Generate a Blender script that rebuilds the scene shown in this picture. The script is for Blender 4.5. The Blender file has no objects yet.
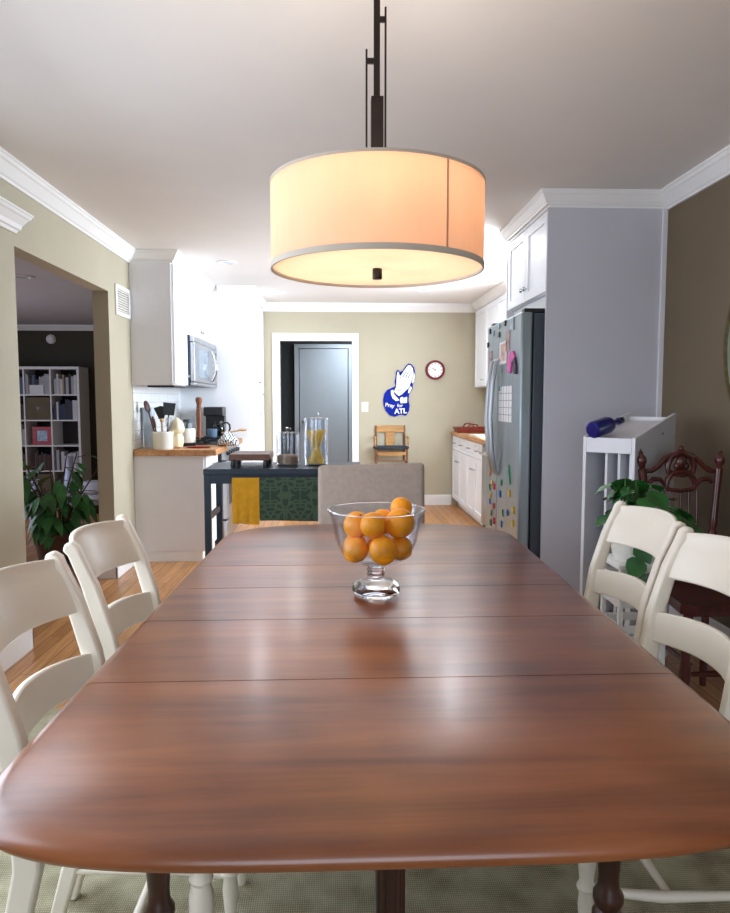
import bpy, bmesh, math, random
from mathutils import Vector, Matrix
random.seed(7)
PI = math.pi
SC = bpy.context.scene
COL = SC.collection

# ------------------------------------------------------------------ materials
def lin(c):
    return tuple(((v/255)/12.92 if v/255 <= .04045 else ((v/255+.055)/1.055)**2.4) for v in c)+(1,)

def new_mat(name):
    m = bpy.data.materials.new(name); m.use_nodes = True
    nt = m.node_tree
    return m, nt, nt.nodes['Principled BSDF']

def M(name, rgb, rough=.5, metal=0, var=0, vscale=8, bump=0, bscale=60, spec=.5, coat=0, stretch=(1,1,1)):
    m, nt, b = new_mat(name)
    b.inputs['Base Color'].default_value = lin(rgb)
    b.inputs['Roughness'].default_value = rough
    b.inputs['Metallic'].default_value = metal
    b.inputs['Specular IOR Level'].default_value = spec
    if coat: b.inputs['Coat Weight'].default_value = coat; b.inputs['Coat Roughness'].default_value = .12
    tc = nt.nodes.new('ShaderNodeTexCoord'); mp = nt.nodes.new('ShaderNodeMapping')
    mp.inputs['Scale'].default_value = stretch
    nt.links.new(tc.outputs['Object'], mp.inputs['Vector'])
    if var:
        n = nt.nodes.new('ShaderNodeTexNoise'); n.inputs['Scale'].default_value = vscale; n.inputs['Detail'].default_value = 4
        r = nt.nodes.new('ShaderNodeValToRGB')
        r.color_ramp.elements[0].position = .3; r.color_ramp.elements[1].position = .7
        r.color_ramp.elements[0].color = lin(tuple(max(0, v*(1-var)) for v in rgb))
        r.color_ramp.elements[1].color = lin(tuple(min(255, v*(1+var)) for v in rgb))
        nt.links.new(mp.outputs[0], n.inputs['Vector']); nt.links.new(n.outputs['Fac'], r.inputs[0])
        nt.links.new(r.outputs[0], b.inputs['Base Color'])
    if bump:
        n2 = nt.nodes.new('ShaderNodeTexNoise'); n2.inputs['Scale'].default_value = bscale; n2.inputs['Detail'].default_value = 3
        bp = nt.nodes.new('ShaderNodeBump'); bp.inputs['Strength'].default_value = bump; bp.inputs['Distance'].default_value = .004
        nt.links.new(mp.outputs[0], n2.inputs['Vector']); nt.links.new(n2.outputs['Fac'], bp.inputs['Height'])
        nt.links.new(bp.outputs[0], b.inputs['Normal'])
    return m

def wood(name, stops, stretch, rough=.4, coat=0, scale=3.0, bump=.05, mottle=.0, spec=.5):
    """streaky grain: noise squeezed across the board, long along the axis with small stretch"""
    m, nt, b = new_mat(name); N = nt.nodes.new; Lk = nt.links.new
    tc = N('ShaderNodeTexCoord'); mp = N('ShaderNodeMapping'); mp.inputs['Scale'].default_value = stretch
    Lk(tc.outputs['Object'], mp.inputs['Vector'])
    n = N('ShaderNodeTexNoise'); n.inputs['Scale'].default_value = scale; n.inputs['Detail'].default_value = 7; n.inputs['Roughness'].default_value = .62
    n.inputs['Distortion'].default_value = .4
    Lk(mp.outputs[0], n.inputs['Vector'])
    r = N('ShaderNodeValToRGB'); els = r.color_ramp.elements
    k = len(stops)
    while len(els) < k: els.new(.5)
    for i, c in enumerate(stops):
        els[i].position = .28+.44*i/(k-1); els[i].color = lin(c)
    src = n.outputs['Fac']
    if mottle:
        n3 = N('ShaderNodeTexNoise'); n3.inputs['Scale'].default_value = 2.6; n3.inputs['Detail'].default_value = 3
        Lk(tc.outputs['Object'], n3.inputs['Vector'])
        mx = N('ShaderNodeMix'); mx.data_type = 'FLOAT'; mx.inputs[0].default_value = mottle
        Lk(n.outputs['Fac'], mx.inputs[2]); Lk(n3.outputs['Fac'], mx.inputs[3]); src = mx.outputs[0]
    Lk(src, r.inputs[0]); Lk(r.outputs[0], b.inputs['Base Color'])
    b.inputs['Roughness'].default_value = rough; b.inputs['Specular IOR Level'].default_value = spec
    if coat: b.inputs['Coat Weight'].default_value = coat; b.inputs['Coat Roughness'].default_value = .2
    if bump:
        bp = N('ShaderNodeBump'); bp.inputs['Strength'].default_value = bump; bp.inputs['Distance'].default_value = .003
        Lk(n.outputs['Fac'], bp.inputs['Height']); Lk(bp.outputs[0], b.inputs['Normal'])
    return m

def brick_mat(name, c1, c2, mortar, scale, w, h, msize, rough, rot='XY', grain=None, offset=.5, bump=.3):
    m, nt, b = new_mat(name); N = nt.nodes.new; Lk = nt.links.new
    tc = N('ShaderNodeTexCoord'); mp = N('ShaderNodeCombineXYZ'); sx = N('ShaderNodeSeparateXYZ')
    Lk(tc.outputs['Object'], sx.inputs[0]); Lk(sx.outputs['XYZ'.index(rot[0])], mp.inputs[0]); Lk(sx.outputs['XYZ'.index(rot[1])], mp.inputs[1])
    br = N('ShaderNodeTexBrick'); br.inputs['Scale'].default_value = scale
    br.inputs['Brick Width'].default_value = w; br.inputs['Row Height'].default_value = h
    br.inputs['Mortar Size'].default_value = msize; br.offset = offset
    br.inputs['Color1'].default_value = lin(c1); br.inputs['Color2'].default_value = lin(c2); br.inputs['Mortar'].default_value = lin(mortar)
    Lk(mp.outputs[0], br.inputs['Vector'])
    col = br.outputs['Color']
    if grain:
        n = N('ShaderNodeTexNoise'); n.inputs['Scale'].default_value = 4; n.inputs['Detail'].default_value = 6
        m2 = N('ShaderNodeMapping'); m2.inputs['Scale'].default_value = grain
        Lk(tc.outputs['Object'], m2.inputs['Vector']); Lk(m2.outputs[0], n.inputs['Vector'])
        mx = N('ShaderNodeMix'); mx.data_type = 'RGBA'; mx.blend_type = 'OVERLAY'; mx.inputs[0].default_value = .55
        Lk(col, mx.inputs[6]); Lk(n.outputs['Fac'], mx.inputs[7]); col = mx.outputs[2]
    Lk(col, b.inputs['Base Color']); b.inputs['Roughness'].default_value = rough
    if bump:
        bp = N('ShaderNodeBump'); bp.inputs['Strength'].default_value = bump; bp.inputs['Distance'].default_value = .002; bp.invert = True
        Lk(br.outputs['Fac'], bp.inputs['Height']); Lk(bp.outputs[0], b.inputs['Normal'])
    return m

def glass(name, rgb=(255,255,255), rough=0.0, ior=1.45):
    m, nt, b = new_mat(name)
    b.inputs['Base Color'].default_value = lin(rgb); b.inputs['Transmission Weight'].default_value = 1
    b.inputs['Roughness'].default_value = rough; b.inputs['IOR'].default_value = ior
    return m

def thin_glass(name, rgb=(250,252,255)):
    m = bpy.data.materials.new(name); m.use_nodes = True; nt = m.node_tree; nt.nodes.clear()
    o = nt.nodes.new('ShaderNodeOutputMaterial'); t = nt.nodes.new('ShaderNodeBsdfTransparent'); g = nt.nodes.new('ShaderNodeBsdfGlossy')
    lw = nt.nodes.new('ShaderNodeLayerWeight'); lw.inputs[0].default_value = .5; pw = nt.nodes.new('ShaderNodeMath'); pw.operation = 'POWER'; pw.inputs[1].default_value = 3.5
    f = nt.nodes.new('ShaderNodeMath'); f.operation = 'MULTIPLY_ADD'; f.inputs[1].default_value = .6; f.inputs[2].default_value = .05
    nt.links.new(lw.outputs['Facing'], pw.inputs[0]); nt.links.new(pw.outputs[0], f.inputs[0]); x = nt.nodes.new('ShaderNodeMixShader')
    t.inputs[0].default_value = lin(rgb); g.inputs['Roughness'].default_value = .04
    nt.links.new(f.outputs[0], x.inputs[0]); nt.links.new(t.outputs[0], x.inputs[1]); nt.links.new(g.outputs[0], x.inputs[2]); nt.links.new(x.outputs[0], o.inputs[0])
    return m

def glow(name, rgb, strength):
    m, nt, b = new_mat(name)
    b.inputs['Base Color'].default_value = lin(rgb)
    b.inputs['Emission Color'].default_value = lin(rgb); b.inputs['Emission Strength'].default_value = strength
    return m

def translucent(name, rgb, mixf=.6):
    m = bpy.data.materials.new(name); m.use_nodes = True; nt = m.node_tree; nt.nodes.clear()
    o = nt.nodes.new('ShaderNodeOutputMaterial'); d = nt.nodes.new('ShaderNodeBsdfDiffuse'); t = nt.nodes.new('ShaderNodeBsdfTranslucent')
    x = nt.nodes.new('ShaderNodeMixShader'); x.inputs[0].default_value = mixf
    tc = nt.nodes.new('ShaderNodeTexCoord'); w = nt.nodes.new('ShaderNodeTexNoise'); w.inputs['Scale'].default_value = 60
    mp = nt.nodes.new('ShaderNodeMapping'); mp.inputs['Scale'].default_value = (1, 1, .12)
    r = nt.nodes.new('ShaderNodeValToRGB')
    r.color_ramp.elements[0].color = lin(tuple(v*.97 for v in rgb)); r.color_ramp.elements[1].color = lin(rgb)
    nt.links.new(tc.outputs['Object'], mp.inputs[0]); nt.links.new(mp.outputs[0], w.inputs['Vector']); nt.links.new(w.outputs['Fac'], r.inputs[0])
    nt.links.new(r.outputs[0], d.inputs[0]); nt.links.new(r.outputs[0], t.inputs[0])
    nt.links.new(d.outputs[0], x.inputs[1]); nt.links.new(t.outputs[0], x.inputs[2]); nt.links.new(x.outputs[0], o.inputs[0])
    return m

def weave_mat(name, c1, c2, sx, sy, rough=.95, bump=.6):
    m, nt, b = new_mat(name); N = nt.nodes.new; Lk = nt.links.new
    tc = N('ShaderNodeTexCoord')
    outs = []
    for ax, s in (('X', sx), ('Y', sy)):
        w = N('ShaderNodeTexWave'); w.bands_direction = ax; w.inputs['Scale'].default_value = s
        w.inputs['Distortion'].default_value = 1.2; w.inputs['Detail'].default_value = 1; w.inputs['Detail Scale'].default_value = 2
        Lk(tc.outputs['Object'], w.inputs['Vector']); outs.append(w.outputs['Fac'])
    mu = N('ShaderNodeMath'); mu.operation = 'MULTIPLY'; Lk(outs[0], mu.inputs[0]); Lk(outs[1], mu.inputs[1])
    n = N('ShaderNodeTexNoise'); n.inputs['Scale'].default_value = 9; n.inputs['Detail'].default_value = 6; Lk(tc.outputs['Object'], n.inputs['Vector'])
    ad = N('ShaderNodeMath'); ad.operation = 'MULTIPLY_ADD'; ad.inputs[1].default_value = .55; Lk(mu.outputs[0], ad.inputs[0]); Lk(n.outputs['Fac'], ad.inputs[2])
    r = N('ShaderNodeValToRGB'); r.color_ramp.elements[0].position = .35; r.color_ramp.elements[1].position = .95
    r.color_ramp.elements[0].color = lin(c1); r.color_ramp.elements[1].color = lin(c2)
    Lk(ad.outputs[0], r.inputs[0]); Lk(r.outputs[0], b.inputs['Base Color']); b.inputs['Roughness'].default_value = rough
    bp = N('ShaderNodeBump'); bp.inputs['Strength'].default_value = bump; bp.inputs['Distance'].default_value = .004
    Lk(mu.outputs[0], bp.inputs['Height']); Lk(bp.outputs[0], b.inputs['Normal'])
    return m

def damask_mat(name, dark, light):
    m, nt, b = new_mat(name); N = nt.nodes.new; Lk = nt.links.new
    tc = N('ShaderNodeTexCoord')
    sep = N('ShaderNodeSeparateXYZ'); Lk(tc.outputs['Object'], sep.inputs[0])
    def math_(op, a, bb):
        q = N('ShaderNodeMath'); q.operation = op
        for i, v in enumerate((a, bb)):
            if isinstance(v, (int, float)): q.inputs[i].default_value = v
            elif v is not None: Lk(v, q.inputs[i])
        return q.outputs[0]
    # mirrored medallions repeating sideways
    mx = math_('PINGPONG', sep.outputs[0], .085); mz = math_('PINGPONG', sep.outputs[2], .15)
    cb = N('ShaderNodeCombineXYZ'); Lk(mx, cb.inputs[0]); Lk(mz, cb.inputs[2])
    v = N('ShaderNodeTexVoronoi'); v.feature = 'DISTANCE_TO_EDGE'; v.inputs['Scale'].default_value = 17; Lk(cb.outputs[0], v.inputs['Vector'])
    w = N('ShaderNodeTexWave'); w.wave_type = 'RINGS'; w.rings_direction = 'SPHERICAL'; w.inputs['Scale'].default_value = 9; w.inputs['Distortion'].default_value = 5
    w.inputs['Detail Scale'].default_value = 3; Lk(cb.outputs[0], w.inputs['Vector'])
    t1 = math_('LESS_THAN', v.outputs['Distance'], .07); t2 = math_('GREATER_THAN', w.outputs['Fac'], .82)
    s = math_('MAXIMUM', t1, t2)
    mix = N('ShaderNodeMix'); mix.data_type = 'RGBA'; Lk(s, mix.inputs[0]); mix.inputs[6].default_value = lin(dark); mix.inputs[7].default_value = lin(light)
    Lk(mix.outputs[2], b.inputs['Base Color']); b.inputs['Roughness'].default_value = .9
    return m

def stripe_mat(name, a, c, scale):
    m, nt, b = new_mat(name); N = nt.nodes.new; Lk = nt.links.new
    tc = N('ShaderNodeTexCoord'); ch = N('ShaderNodeTexChecker'); ch.inputs['Scale'].default_value = scale
    mp = N('ShaderNodeMapping'); mp.inputs['Rotation'].default_value = (.3, .2, .75); mp.inputs['Scale'].default_value = (1.6, 1, 1)
    ch.inputs[1].default_value = lin(a); ch.inputs[2].default_value = lin(c)
    Lk(tc.outputs['Object'], mp.inputs[0]); Lk(mp.outputs[0], ch.inputs[0]); Lk(ch.outputs[0], b.inputs['Base Color']); b.inputs['Roughness'].default_value = .9
    return m

# ------------------------------------------------------------------ mesh builder
class MB:
    def __init__(s): s.bm = bmesh.new()
    def face(s, vs):
        try: return s.bm.faces.new(vs)
        except ValueError: return None
    def hexa(s, p):
        v = [s.bm.verts.new(q) for q in p]
        for f in ((0,3,2,1),(4,5,6,7),(0,1,5,4),(1,2,6,5),(2,3,7,6),(3,0,4,7)): s.face([v[i] for i in f])
        return s
    def box(s, x0, x1, y0, y1, z0, z1):
        return s.hexa([(x0,y0,z0),(x1,y0,z0),(x1,y1,z0),(x0,y1,z0),(x0,y0,z1),(x1,y0,z1),(x1,y1,z1),(x0,y1,z1)])
    def prism(s, poly, axis, a0, a1):
        def pt(p, a):
            return (a, p[0], p[1]) if axis == 'x' else (p[0], a, p[1]) if axis == 'y' else (p[0], p[1], a)
        A = [s.bm.verts.new(pt(p, a0)) for p in poly]; B = [s.bm.verts.new(pt(p, a1)) for p in poly]
        n = len(poly)
        s.face(A[::-1]); s.face(B)
        for i in range(n): s.face([A[i], A[(i+1) % n], B[(i+1) % n], B[i]])
        return s
    def rings(s, rings, cap0=True, cap1=True, closed=True):
        V = [[s.bm.verts.new(p) for p in r] for r in rings]
        n = len(V[0])
        for a, b in zip(V, V[1:]):
            for i in range(n if closed else n-1):
                s.face([a[i], a[(i+1) % n], b[(i+1) % n], b[i]])
        if cap0: s.face(V[0][::-1])
        if cap1: s.face(V[-1])
        return s
    def lathe(s, prof, cx=0, cy=0, seg=32, cap0=True, cap1=True):
        return s.rings([[(cx+r*math.cos(2*PI*i/seg), cy+r*math.sin(2*PI*i/seg), z) for i in range(seg)] for r, z in prof], cap0, cap1)
    def cyl(s, p0, p1, r0, r1=None, seg=16):
        return s.tube([p0, p1], [r0, r0 if r1 is None else r1], seg)
    def tube(s, pts, radii, seg=10, cap=True):
        pts = [Vector(p) for p in pts]
        if not hasattr(radii, '__len__'): radii = [radii]*len(pts)
        rs = []; ref = None
        for i, p in enumerate(pts):
            t = (pts[min(i+1, len(pts)-1)]-pts[max(i-1, 0)]).normalized()
            if ref is None:
                ref = Vector((0,0,1)) if abs(t.z) < .9 else Vector((0,1,0))
            u = t.cross(ref).normalized(); ref = u.cross(t).normalized()
            rs.append([p+radii[i]*(math.cos(2*PI*k/seg)*u+math.sin(2*PI*k/seg)*ref) for k in range(seg)])
        return s.rings(rs, cap, cap)
    def flat(s, pts, w, h, up=(0,0,1)):
        """rectangular bar swept along points, w sideways, h along up"""
        pts = [Vector(p) for p in pts]; up = Vector(up); rs = []
        for i, p in enumerate(pts):
            t = (pts[min(i+1, len(pts)-1)]-pts[max(i-1, 0)]).normalized()
            u = t.cross(up).normalized(); v = u.cross(t).normalized()
            rs.append([p-u*w/2-v*h/2, p+u*w/2-v*h/2, p+u*w/2+v*h/2, p-u*w/2+v*h/2])
        return s.rings(rs)
    def ball(s, c, r, seg=20, rot=None):
        r = (r,)*3 if not hasattr(r, '__len__') else r
        mt = Matrix.Translation(c) @ (rot.to_4x4() if rot else Matrix.Identity(4)) @ Matrix.Diagonal((*r, 1))
        bmesh.ops.create_uvsphere(s.bm, u_segments=seg, v_segments=seg//2+2, radius=1, matrix=mt)
        return s
    def surf(s, fn, nu, nv, th):
        """closed thin sheet: fn(u,v)->(point, normal)"""
        F = []; B = []
        for j in range(nv+1):
            a = []; b = []
            for i in range(nu+1):
                p, n = fn(i/nu, j/nv); p = Vector(p); n = Vector(n).normalized()
                a.append(s.bm.verts.new(p+n*th/2)); b.append(s.bm.verts.new(p-n*th/2))
            F.append(a); B.append(b)
        for j in range(nv):
            for i in range(nu):
                s.face([F[j][i], F[j][i+1], F[j+1][i+1], F[j+1][i]]); s.face([B[j][i], B[j+1][i], B[j+1][i+1], B[j][i+1]])
        for j in range(nv):
            s.face([F[j][0], F[j+1][0], B[j+1][0], B[j][0]]); s.face([F[j][nu], B[j][nu], B[j+1][nu], F[j+1][nu]])
        for i in range(nu):
            s.face([F[0][i], B[0][i], B[0][i+1], F[0][i+1]]); s.face([F[nv][i], F[nv][i+1], B[nv][i+1], B[nv][i]])
        return s

def root_loc(p):
    v = Vector((0,0,0))
    while p: v += p.location; p = p.parent
    return v

def obj(name, mb, mat, parent=None, bevel=0, smooth=True, sub=0, local=False, label=None, seg=2, kind=None):
    bm = mb.bm
    bmesh.ops.recalc_face_normals(bm, faces=bm.faces[:])
    me = bpy.data.meshes.new(name)
    o = bpy.data.objects.new(name, me); COL.objects.link(o)
    if parent:
        o.parent = parent
        if not local: bm.transform(Matrix.Translation(-root_loc(parent)))
    elif not local:
        xs = [v.co for v in bm.verts]
        c = Vector(((min(v.x for v in xs)+max(v.x for v in xs))/2, (min(v.y for v in xs)+max(v.y for v in xs))/2, min(v.z for v in xs)))
        bm.transform(Matrix.Translation(-c)); o.location = c
    bm.to_mesh(me); bm.free()
    if smooth:
        me.shade_smooth(); me.set_sharp_from_angle(angle=math.radians(38))
    me.materials.append(mat)
    if bevel:
        b = o.modifiers.new('edge', 'BEVEL'); b.width = bevel; b.segments = seg; b.limit_method = 'ANGLE'; b.angle_limit = math.radians(40)
    if sub:
        q = o.modifiers.new('smooth', 'SUBSURF'); q.levels = sub; q.render_levels = sub
    if label: o['label'] = label
    if kind: o['kind'] = kind
    return o

def thing(name, label, cat, loc=(0,0,0), rotz=0, group=None):
    o = bpy.data.objects.new(name, None); COL.objects.link(o)
    o.empty_display_size = .1
    o.location = loc; o.rotation_euler = (0,0,rotz); o['label'] = label; o['category'] = cat
    if group: o['group'] = group
    return o

def tag(o, label, cat, group=None, kind=None):
    o['label'] = label; o['category'] = cat
    if group: o['group'] = group
    if kind: o['kind'] = kind
    return o

def struct(name, mb, mat, bevel=0, smooth=False):
    o = obj(name, mb, mat, bevel=bevel, smooth=smooth); o['kind'] = 'structure'; return o

def copy_tree(o, parent=None):
    c = o.copy(); COL.objects.link(c)
    if parent: c.parent = parent
    for ch in [x for x in list(o.children)]: copy_tree(ch, c)
    return c

def dup(o, loc, rotz, label, group=None):
    c = copy_tree(o); c.location = loc; c.rotation_euler = (0,0,rotz); c['label'] = label
    if group: c['group'] = group
    return c

def text_mb(s, size, mat4, depth=.002, font_offset=0.0):
    cu = bpy.data.curves.new('lettering', 'FONT'); cu.body = s; cu.size = size; cu.extrude = depth; cu.align_x = 'CENTER'; cu.align_y = 'CENTER'; cu.offset = font_offset
    o = bpy.data.objects.new('lettering', cu); COL.objects.link(o)
    dg = bpy.context.evaluated_depsgraph_get(); dg.update()
    me = bpy.data.meshes.new_from_object(o.evaluated_get(dg))
    mb = MB(); mb.bm.from_mesh(me); mb.bm.transform(mat4)
    bpy.data.objects.remove(o); bpy.data.curves.remove(cu); bpy.data.meshes.remove(me)
    return mb

# ------------------------------------------------------------------ palette
W_ = {}
wall_beige = M('beige_paint', (182,175,152), .75, var=.015, vscale=3, bump=.06, bscale=120)
wall_taupe = M('taupe_paint', (112,98,78), .8, var=.03, vscale=2, bump=.06, bscale=120)
wall_olive = M('dark_olive_paint', (68,64,52), .85, var=.03, vscale=2)
wall_charcoal = M('charcoal_paint', (36,40,43), .85, var=.03, vscale=2)
ceil_m = M('ceiling_white', (226,223,218), .9, var=.01, vscale=2, bump=.05, bscale=150)
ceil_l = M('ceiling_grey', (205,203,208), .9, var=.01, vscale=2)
trim_m = M('white_trim_paint', (238,238,236), .45, var=.008, vscale=5)
cab_m = M('white_cabinet_paint', (240,243,247), .4, var=.008, vscale=5)
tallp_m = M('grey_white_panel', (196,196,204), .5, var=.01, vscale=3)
panel_m = M('white_panel_laminate', (226,226,230), .5, var=.01, vscale=3)
steel_m = M('brushed_steel', (178,182,186), .34, .9, var=.05, vscale=30, stretch=(1,1,.06))
dsteel_m = M('fridge_steel', (146,156,160), .36, .75, var=.05, vscale=30, stretch=(1,1,.06))
fside_m = M('fridge_side', (62,70,78), .5, .2, var=.03, vscale=6)
chrome_m = M('chrome', (205,208,212), .15, 1)
black_m = M('black_plastic', (22,24,28), .35, var=.05, vscale=20)
cart_m = M('blue_black_steel', (30,42,54), .38, .35, var=.06, vscale=12)
bronze_m = M('dark_bronze', (44,34,30), .4, .6, var=.06, vscale=30)
cream_m = M('cream_chair_paint', (236,228,212), .38, var=.012, vscale=8, bump=.03, bscale=30)
table_m = wood('walnut_red_table', [(60,28,13),(110,56,27),(148,84,44),(174,110,64)], (.55,5,5), rough=.34, coat=.4, scale=2.2, bump=.02, mottle=.45, spec=.6)
tleg_m = wood('dark_turned_wood', [(34,16,12),(58,28,20),(76,38,27)], (6,6,.8), rough=.32, coat=.3)
floor_m = brick_mat('oak_floor', (168,116,68), (196,142,90), (84,52,30), 1, 1.1, .075, .0022, .34, rot='YX', grain=(14,1.2,1), bump=.25)
butcher_m = wood('butcher_block', [(150,98,58),(190,138,90),(214,168,118)], (6,.7,6), rough=.45, scale=4)
board_m = wood('walnut_board', [(62,34,22),(96,58,38),(120,78,54)], (.8,6,6), rough=.45, scale=4)
pepper_m = wood('pepper_mill_wood', [(96,52,26),(134,78,44),(156,98,60)], (6,6,.8), rough=.4)
lightwood_m = wood('light_wood', [(176,134,82),(206,168,112),(220,186,134)], (6,6,.8), rough=.5)
kidwood_m = wood('honey_wood', [(140,94,46),(184,136,78),(204,160,100)], (.9,5,5), rough=.45)
kiddark_m = wood('brown_turned_wood', [(86,50,28),(126,80,46),(146,98,60)], (6,6,.8), rough=.45)
antique_m = wood('mahogany', [(40,14,12),(78,28,24),(104,42,34)], (5,5,1), rough=.3, coat=.3)
tile_m = brick_mat('white_subway_tile', (240,240,238), (234,236,236), (206,208,206), 1, .3, .075, .003, .18, rot='YZ', bump=.35)
fabric_m = M('taupe_upholstery', (176,160,148), .95, var=.03, vscale=40, bump=.25, bscale=300)
rug_m = weave_mat('woven_rug', (120,112,84), (196,190,160), 55, 40)
white_cer = M('white_ceramic', (236,236,226), .25, var=.01, vscale=10)
cream_cer = M('cream_ceramic', (238,226,192), .3, var=.04, vscale=12)
clear = glass('clear_glass')
jar_glass = thin_glass('jar_glass')
smoke_glass = glass('grey_glass', (170,178,186), .05)
blue_glass = M('cobalt_blue', (8,14,104), .18, spec=.5, var=.12, vscale=20)
orange_m = M('orange_peel', (255,160,14), .42, var=.05, vscale=14, bump=.35, bscale=190)
stem_m = M('stem_scar_green', (120,104,34), .8, var=.1, vscale=60)
leaf_m = M('green_leaf', (42,104,42), .4, var=.22, vscale=10)
leaf_d = M('deep_green_leaf', (60,116,56), .45, var=.25, vscale=9)
shade_m = translucent('linen_lamp_shade', (252,224,198), .5)
diff_m = translucent('frosted_diffuser', (255,246,232), .7)
bulb_m = glow('warm_bulb', (255,240,222), 7)
day_m = glow('daylight_pane', (226,238,255), 2.2)
can_m = M('frosted_can_lens', (196,206,212), .4)
grey_door_m = M('grey_door_paint', (150,160,168), .5, var=.01, vscale=4)

# ------------------------------------------------------------------ setting
CEIL = 2.46
XL, XR, YB = -1.60, 1.87, 8.57
struct('floor', MB().box(-5.7, 2.1, -2.3, 10.0, -.06, 0), floor_m)
struct('ceiling', MB().box(-1.71, 2.0, -2.3, 8.68, CEIL, CEIL+.1), ceil_m)
struct('ceiling_left_room', MB().box(-5.7, -1.71, 2.2, 9.95, 2.31, 2.41), ceil_l)
struct('ceiling_hall', MB().box(-1.71, 2.0, 8.68, 10.0, 2.31, 2.41), ceil_l)
# left wall: a window near the camera, the open passage to the left room
w = MB()
for y0, y1, z0, z1 in ((-2.3,.5,0,CEIL),(.5,3.1,0,.3),(.5,3.1,2.08,CEIL),(3.1,3.644,0,CEIL),(3.644,5.10,2.068,CEIL),(5.10,9.95,0,CEIL)):
    w.box(-1.71, XL, y0, y1, z0, z1)
struct('wall_left', w, wall_beige)
w = MB()
for y0, y1, z0, z1 in ((-2.3,5.15,0,CEIL),(5.15,6.75,0,1.08),(5.15,6.75,2.1,CEIL),(6.75,8.68,0,CEIL)):
    w.box(XR, 2.0, y0, y1, z0, z1)
# the dining half of the right wall is painted taupe, the kitchen half beige
bmesh.ops.delete(w.bm, geom=w.bm.verts[:], context='VERTS')
w.box(XR, 2.0, -2.3, 3.96, 0, CEIL); struct('wall_right', w, wall_taupe)
w = MB()
for y0, y1, z0, z1 in ((3.96,5.15,0,CEIL),(5.15,6.75,0,1.08),(5.15,6.75,2.1,CEIL),(6.75,8.68,0,CEIL)):
    w.box(XR, 2.0, y0, y1, z0, z1)
struct('wall_right_kitchen', w, wall_beige)
w = MB(); w.box(XL, -.66, YB, 8.68, 0, CEIL).box(.21, XR, YB, 8.68, 0, CEIL).box(-.66, .21, YB, 8.68, 2.01, CEIL)
struct('wall_back', w, wall_beige)
w = MB(); w.box(-1.71, -1.0, -2.3, -2.2, 0, CEIL).box(1.2, 2.0, -2.3, -2.2, 0, CEIL).box(-1.0, 1.2, -2.3, -2.2, 0, .4).box(-1.0, 1.2, -2.3, -2.2, 2.1, CEIL)
struct('wall_front', w, wall_beige)
struct('wall_left_room_far', MB().box(-5.6, -1.71, 9.75, 9.85, 0, 2.31), wall_olive)
struct('wall_left_room_outer', MB().box(-5.7, -5.6, 2.2, 9.95, 0, 2.41), wall_olive)
struct('wall_left_room_near', MB().box(-5.7, -1.71, 2.2, 2.3, 0, 2.41), wall_olive)
struct('wall_hall_far', MB().box(-1.6, 2.0, 9.85, 9.95, 0, 2.31), wall_charcoal)
struct('wall_hall_left', MB().box(-1.6, -1.5, 8.68, 9.85, 0, 2.31), wall_charcoal)
struct('wall_hall_right', MB().box(1.4, 1.5, 8.68, 9.85, 0, 2.31), wall_charcoal)

CROWN = [(0,-.1),(.012,-.1),(.016,-.088),(.024,-.082),(.052,-.036),(.06,-.03),(.064,-.014),(.07,-.012),(.07,0),(0,0)]
def crown_path(mb, pts, top, k=1.0, side=1):
    """crown profile swept along a wall line with mitred corners; the room lies to the right of the path (side=1)"""
    P = [Vector((p[0], p[1])) for p in pts]; n = len(P); rs = []
    for i in range(n):
        ds = []
        if i > 0: ds.append((P[i]-P[i-1]).normalized())
        if i < n-1: ds.append((P[i+1]-P[i]).normalized())
        ns = [Vector((d.y, -d.x))*side for d in ds]
        if len(ns) == 1: off = ns[0]
        else:
            off = (ns[0]+ns[1]); off = off/off.dot(ns[0])
        rs.append([(P[i].x+off.x*d*k, P[i].y+off.y*d*k, top+z*k) for d, z in CROWN])
    return mb.rings(rs)
struct('trim_crown_left', crown_path(MB(), [(XL,-2.2),(XL,5.62)], CEIL), trim_m)
struct('trim_crown_right', crown_path(MB(), [(XR,3.95),(XR,-2.2)], CEIL), trim_m)
struct('trim_crown_back', crown_path(MB(), [(XL,YB),(XR,YB)], CEIL), trim_m)
struct('trim_crown_left_room', crown_path(MB(), [(-5.6,9.75),(-1.71,9.75)], 2.31, .75), trim_m)
def base(name, segs):
    mb = MB()
    for x0, x1, y0, y1, h in segs:
        mb.box(x0, x1, y0, y1, 0, h)
    return struct(name, mb, trim_m, bevel=.004)
base('baseboard_left', [(XL, XL+.015, 3.1, 3.659, .12), (-1.725, XL+.015, 3.644, 3.659, .12), (-1.725, XL+.015, 5.085, 5.10, .13), (XL, XL+.015, 5.085, 5.62, .13)])
base('baseboard_right', [(XR-.016, XR, -2.2, 3.95, .22)])
base('baseboard_back', [(.31, 1.44, YB-.015, YB, .13), (-.86, -.76, YB-.015, YB, .13)])
base('baseboard_left_room', [(-5.6, -1.71, 9.735, 9.75, .12)])
# cornice cap over the window trim at the near left pier
mb = MB()
cap = [(0,-.1),(.014,-.1),(.02,-.085),(.03,-.08),(.036,-.06),(.06,-.03),(.068,-.025),(.075,-.012),(.08,-.01),(.08,0),(0,0)]
mb.prism([(XL+d, 2.228+z) for d, z in cap], 'y', .35, 3.69)
for v in mb.bm.verts:                        # mitred return at the end of the cap
    if v.co.y > 3: v.co.y = 3.64+(v.co.x-XL)*.75
struct('trim_window_cap', mb, trim_m)
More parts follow.
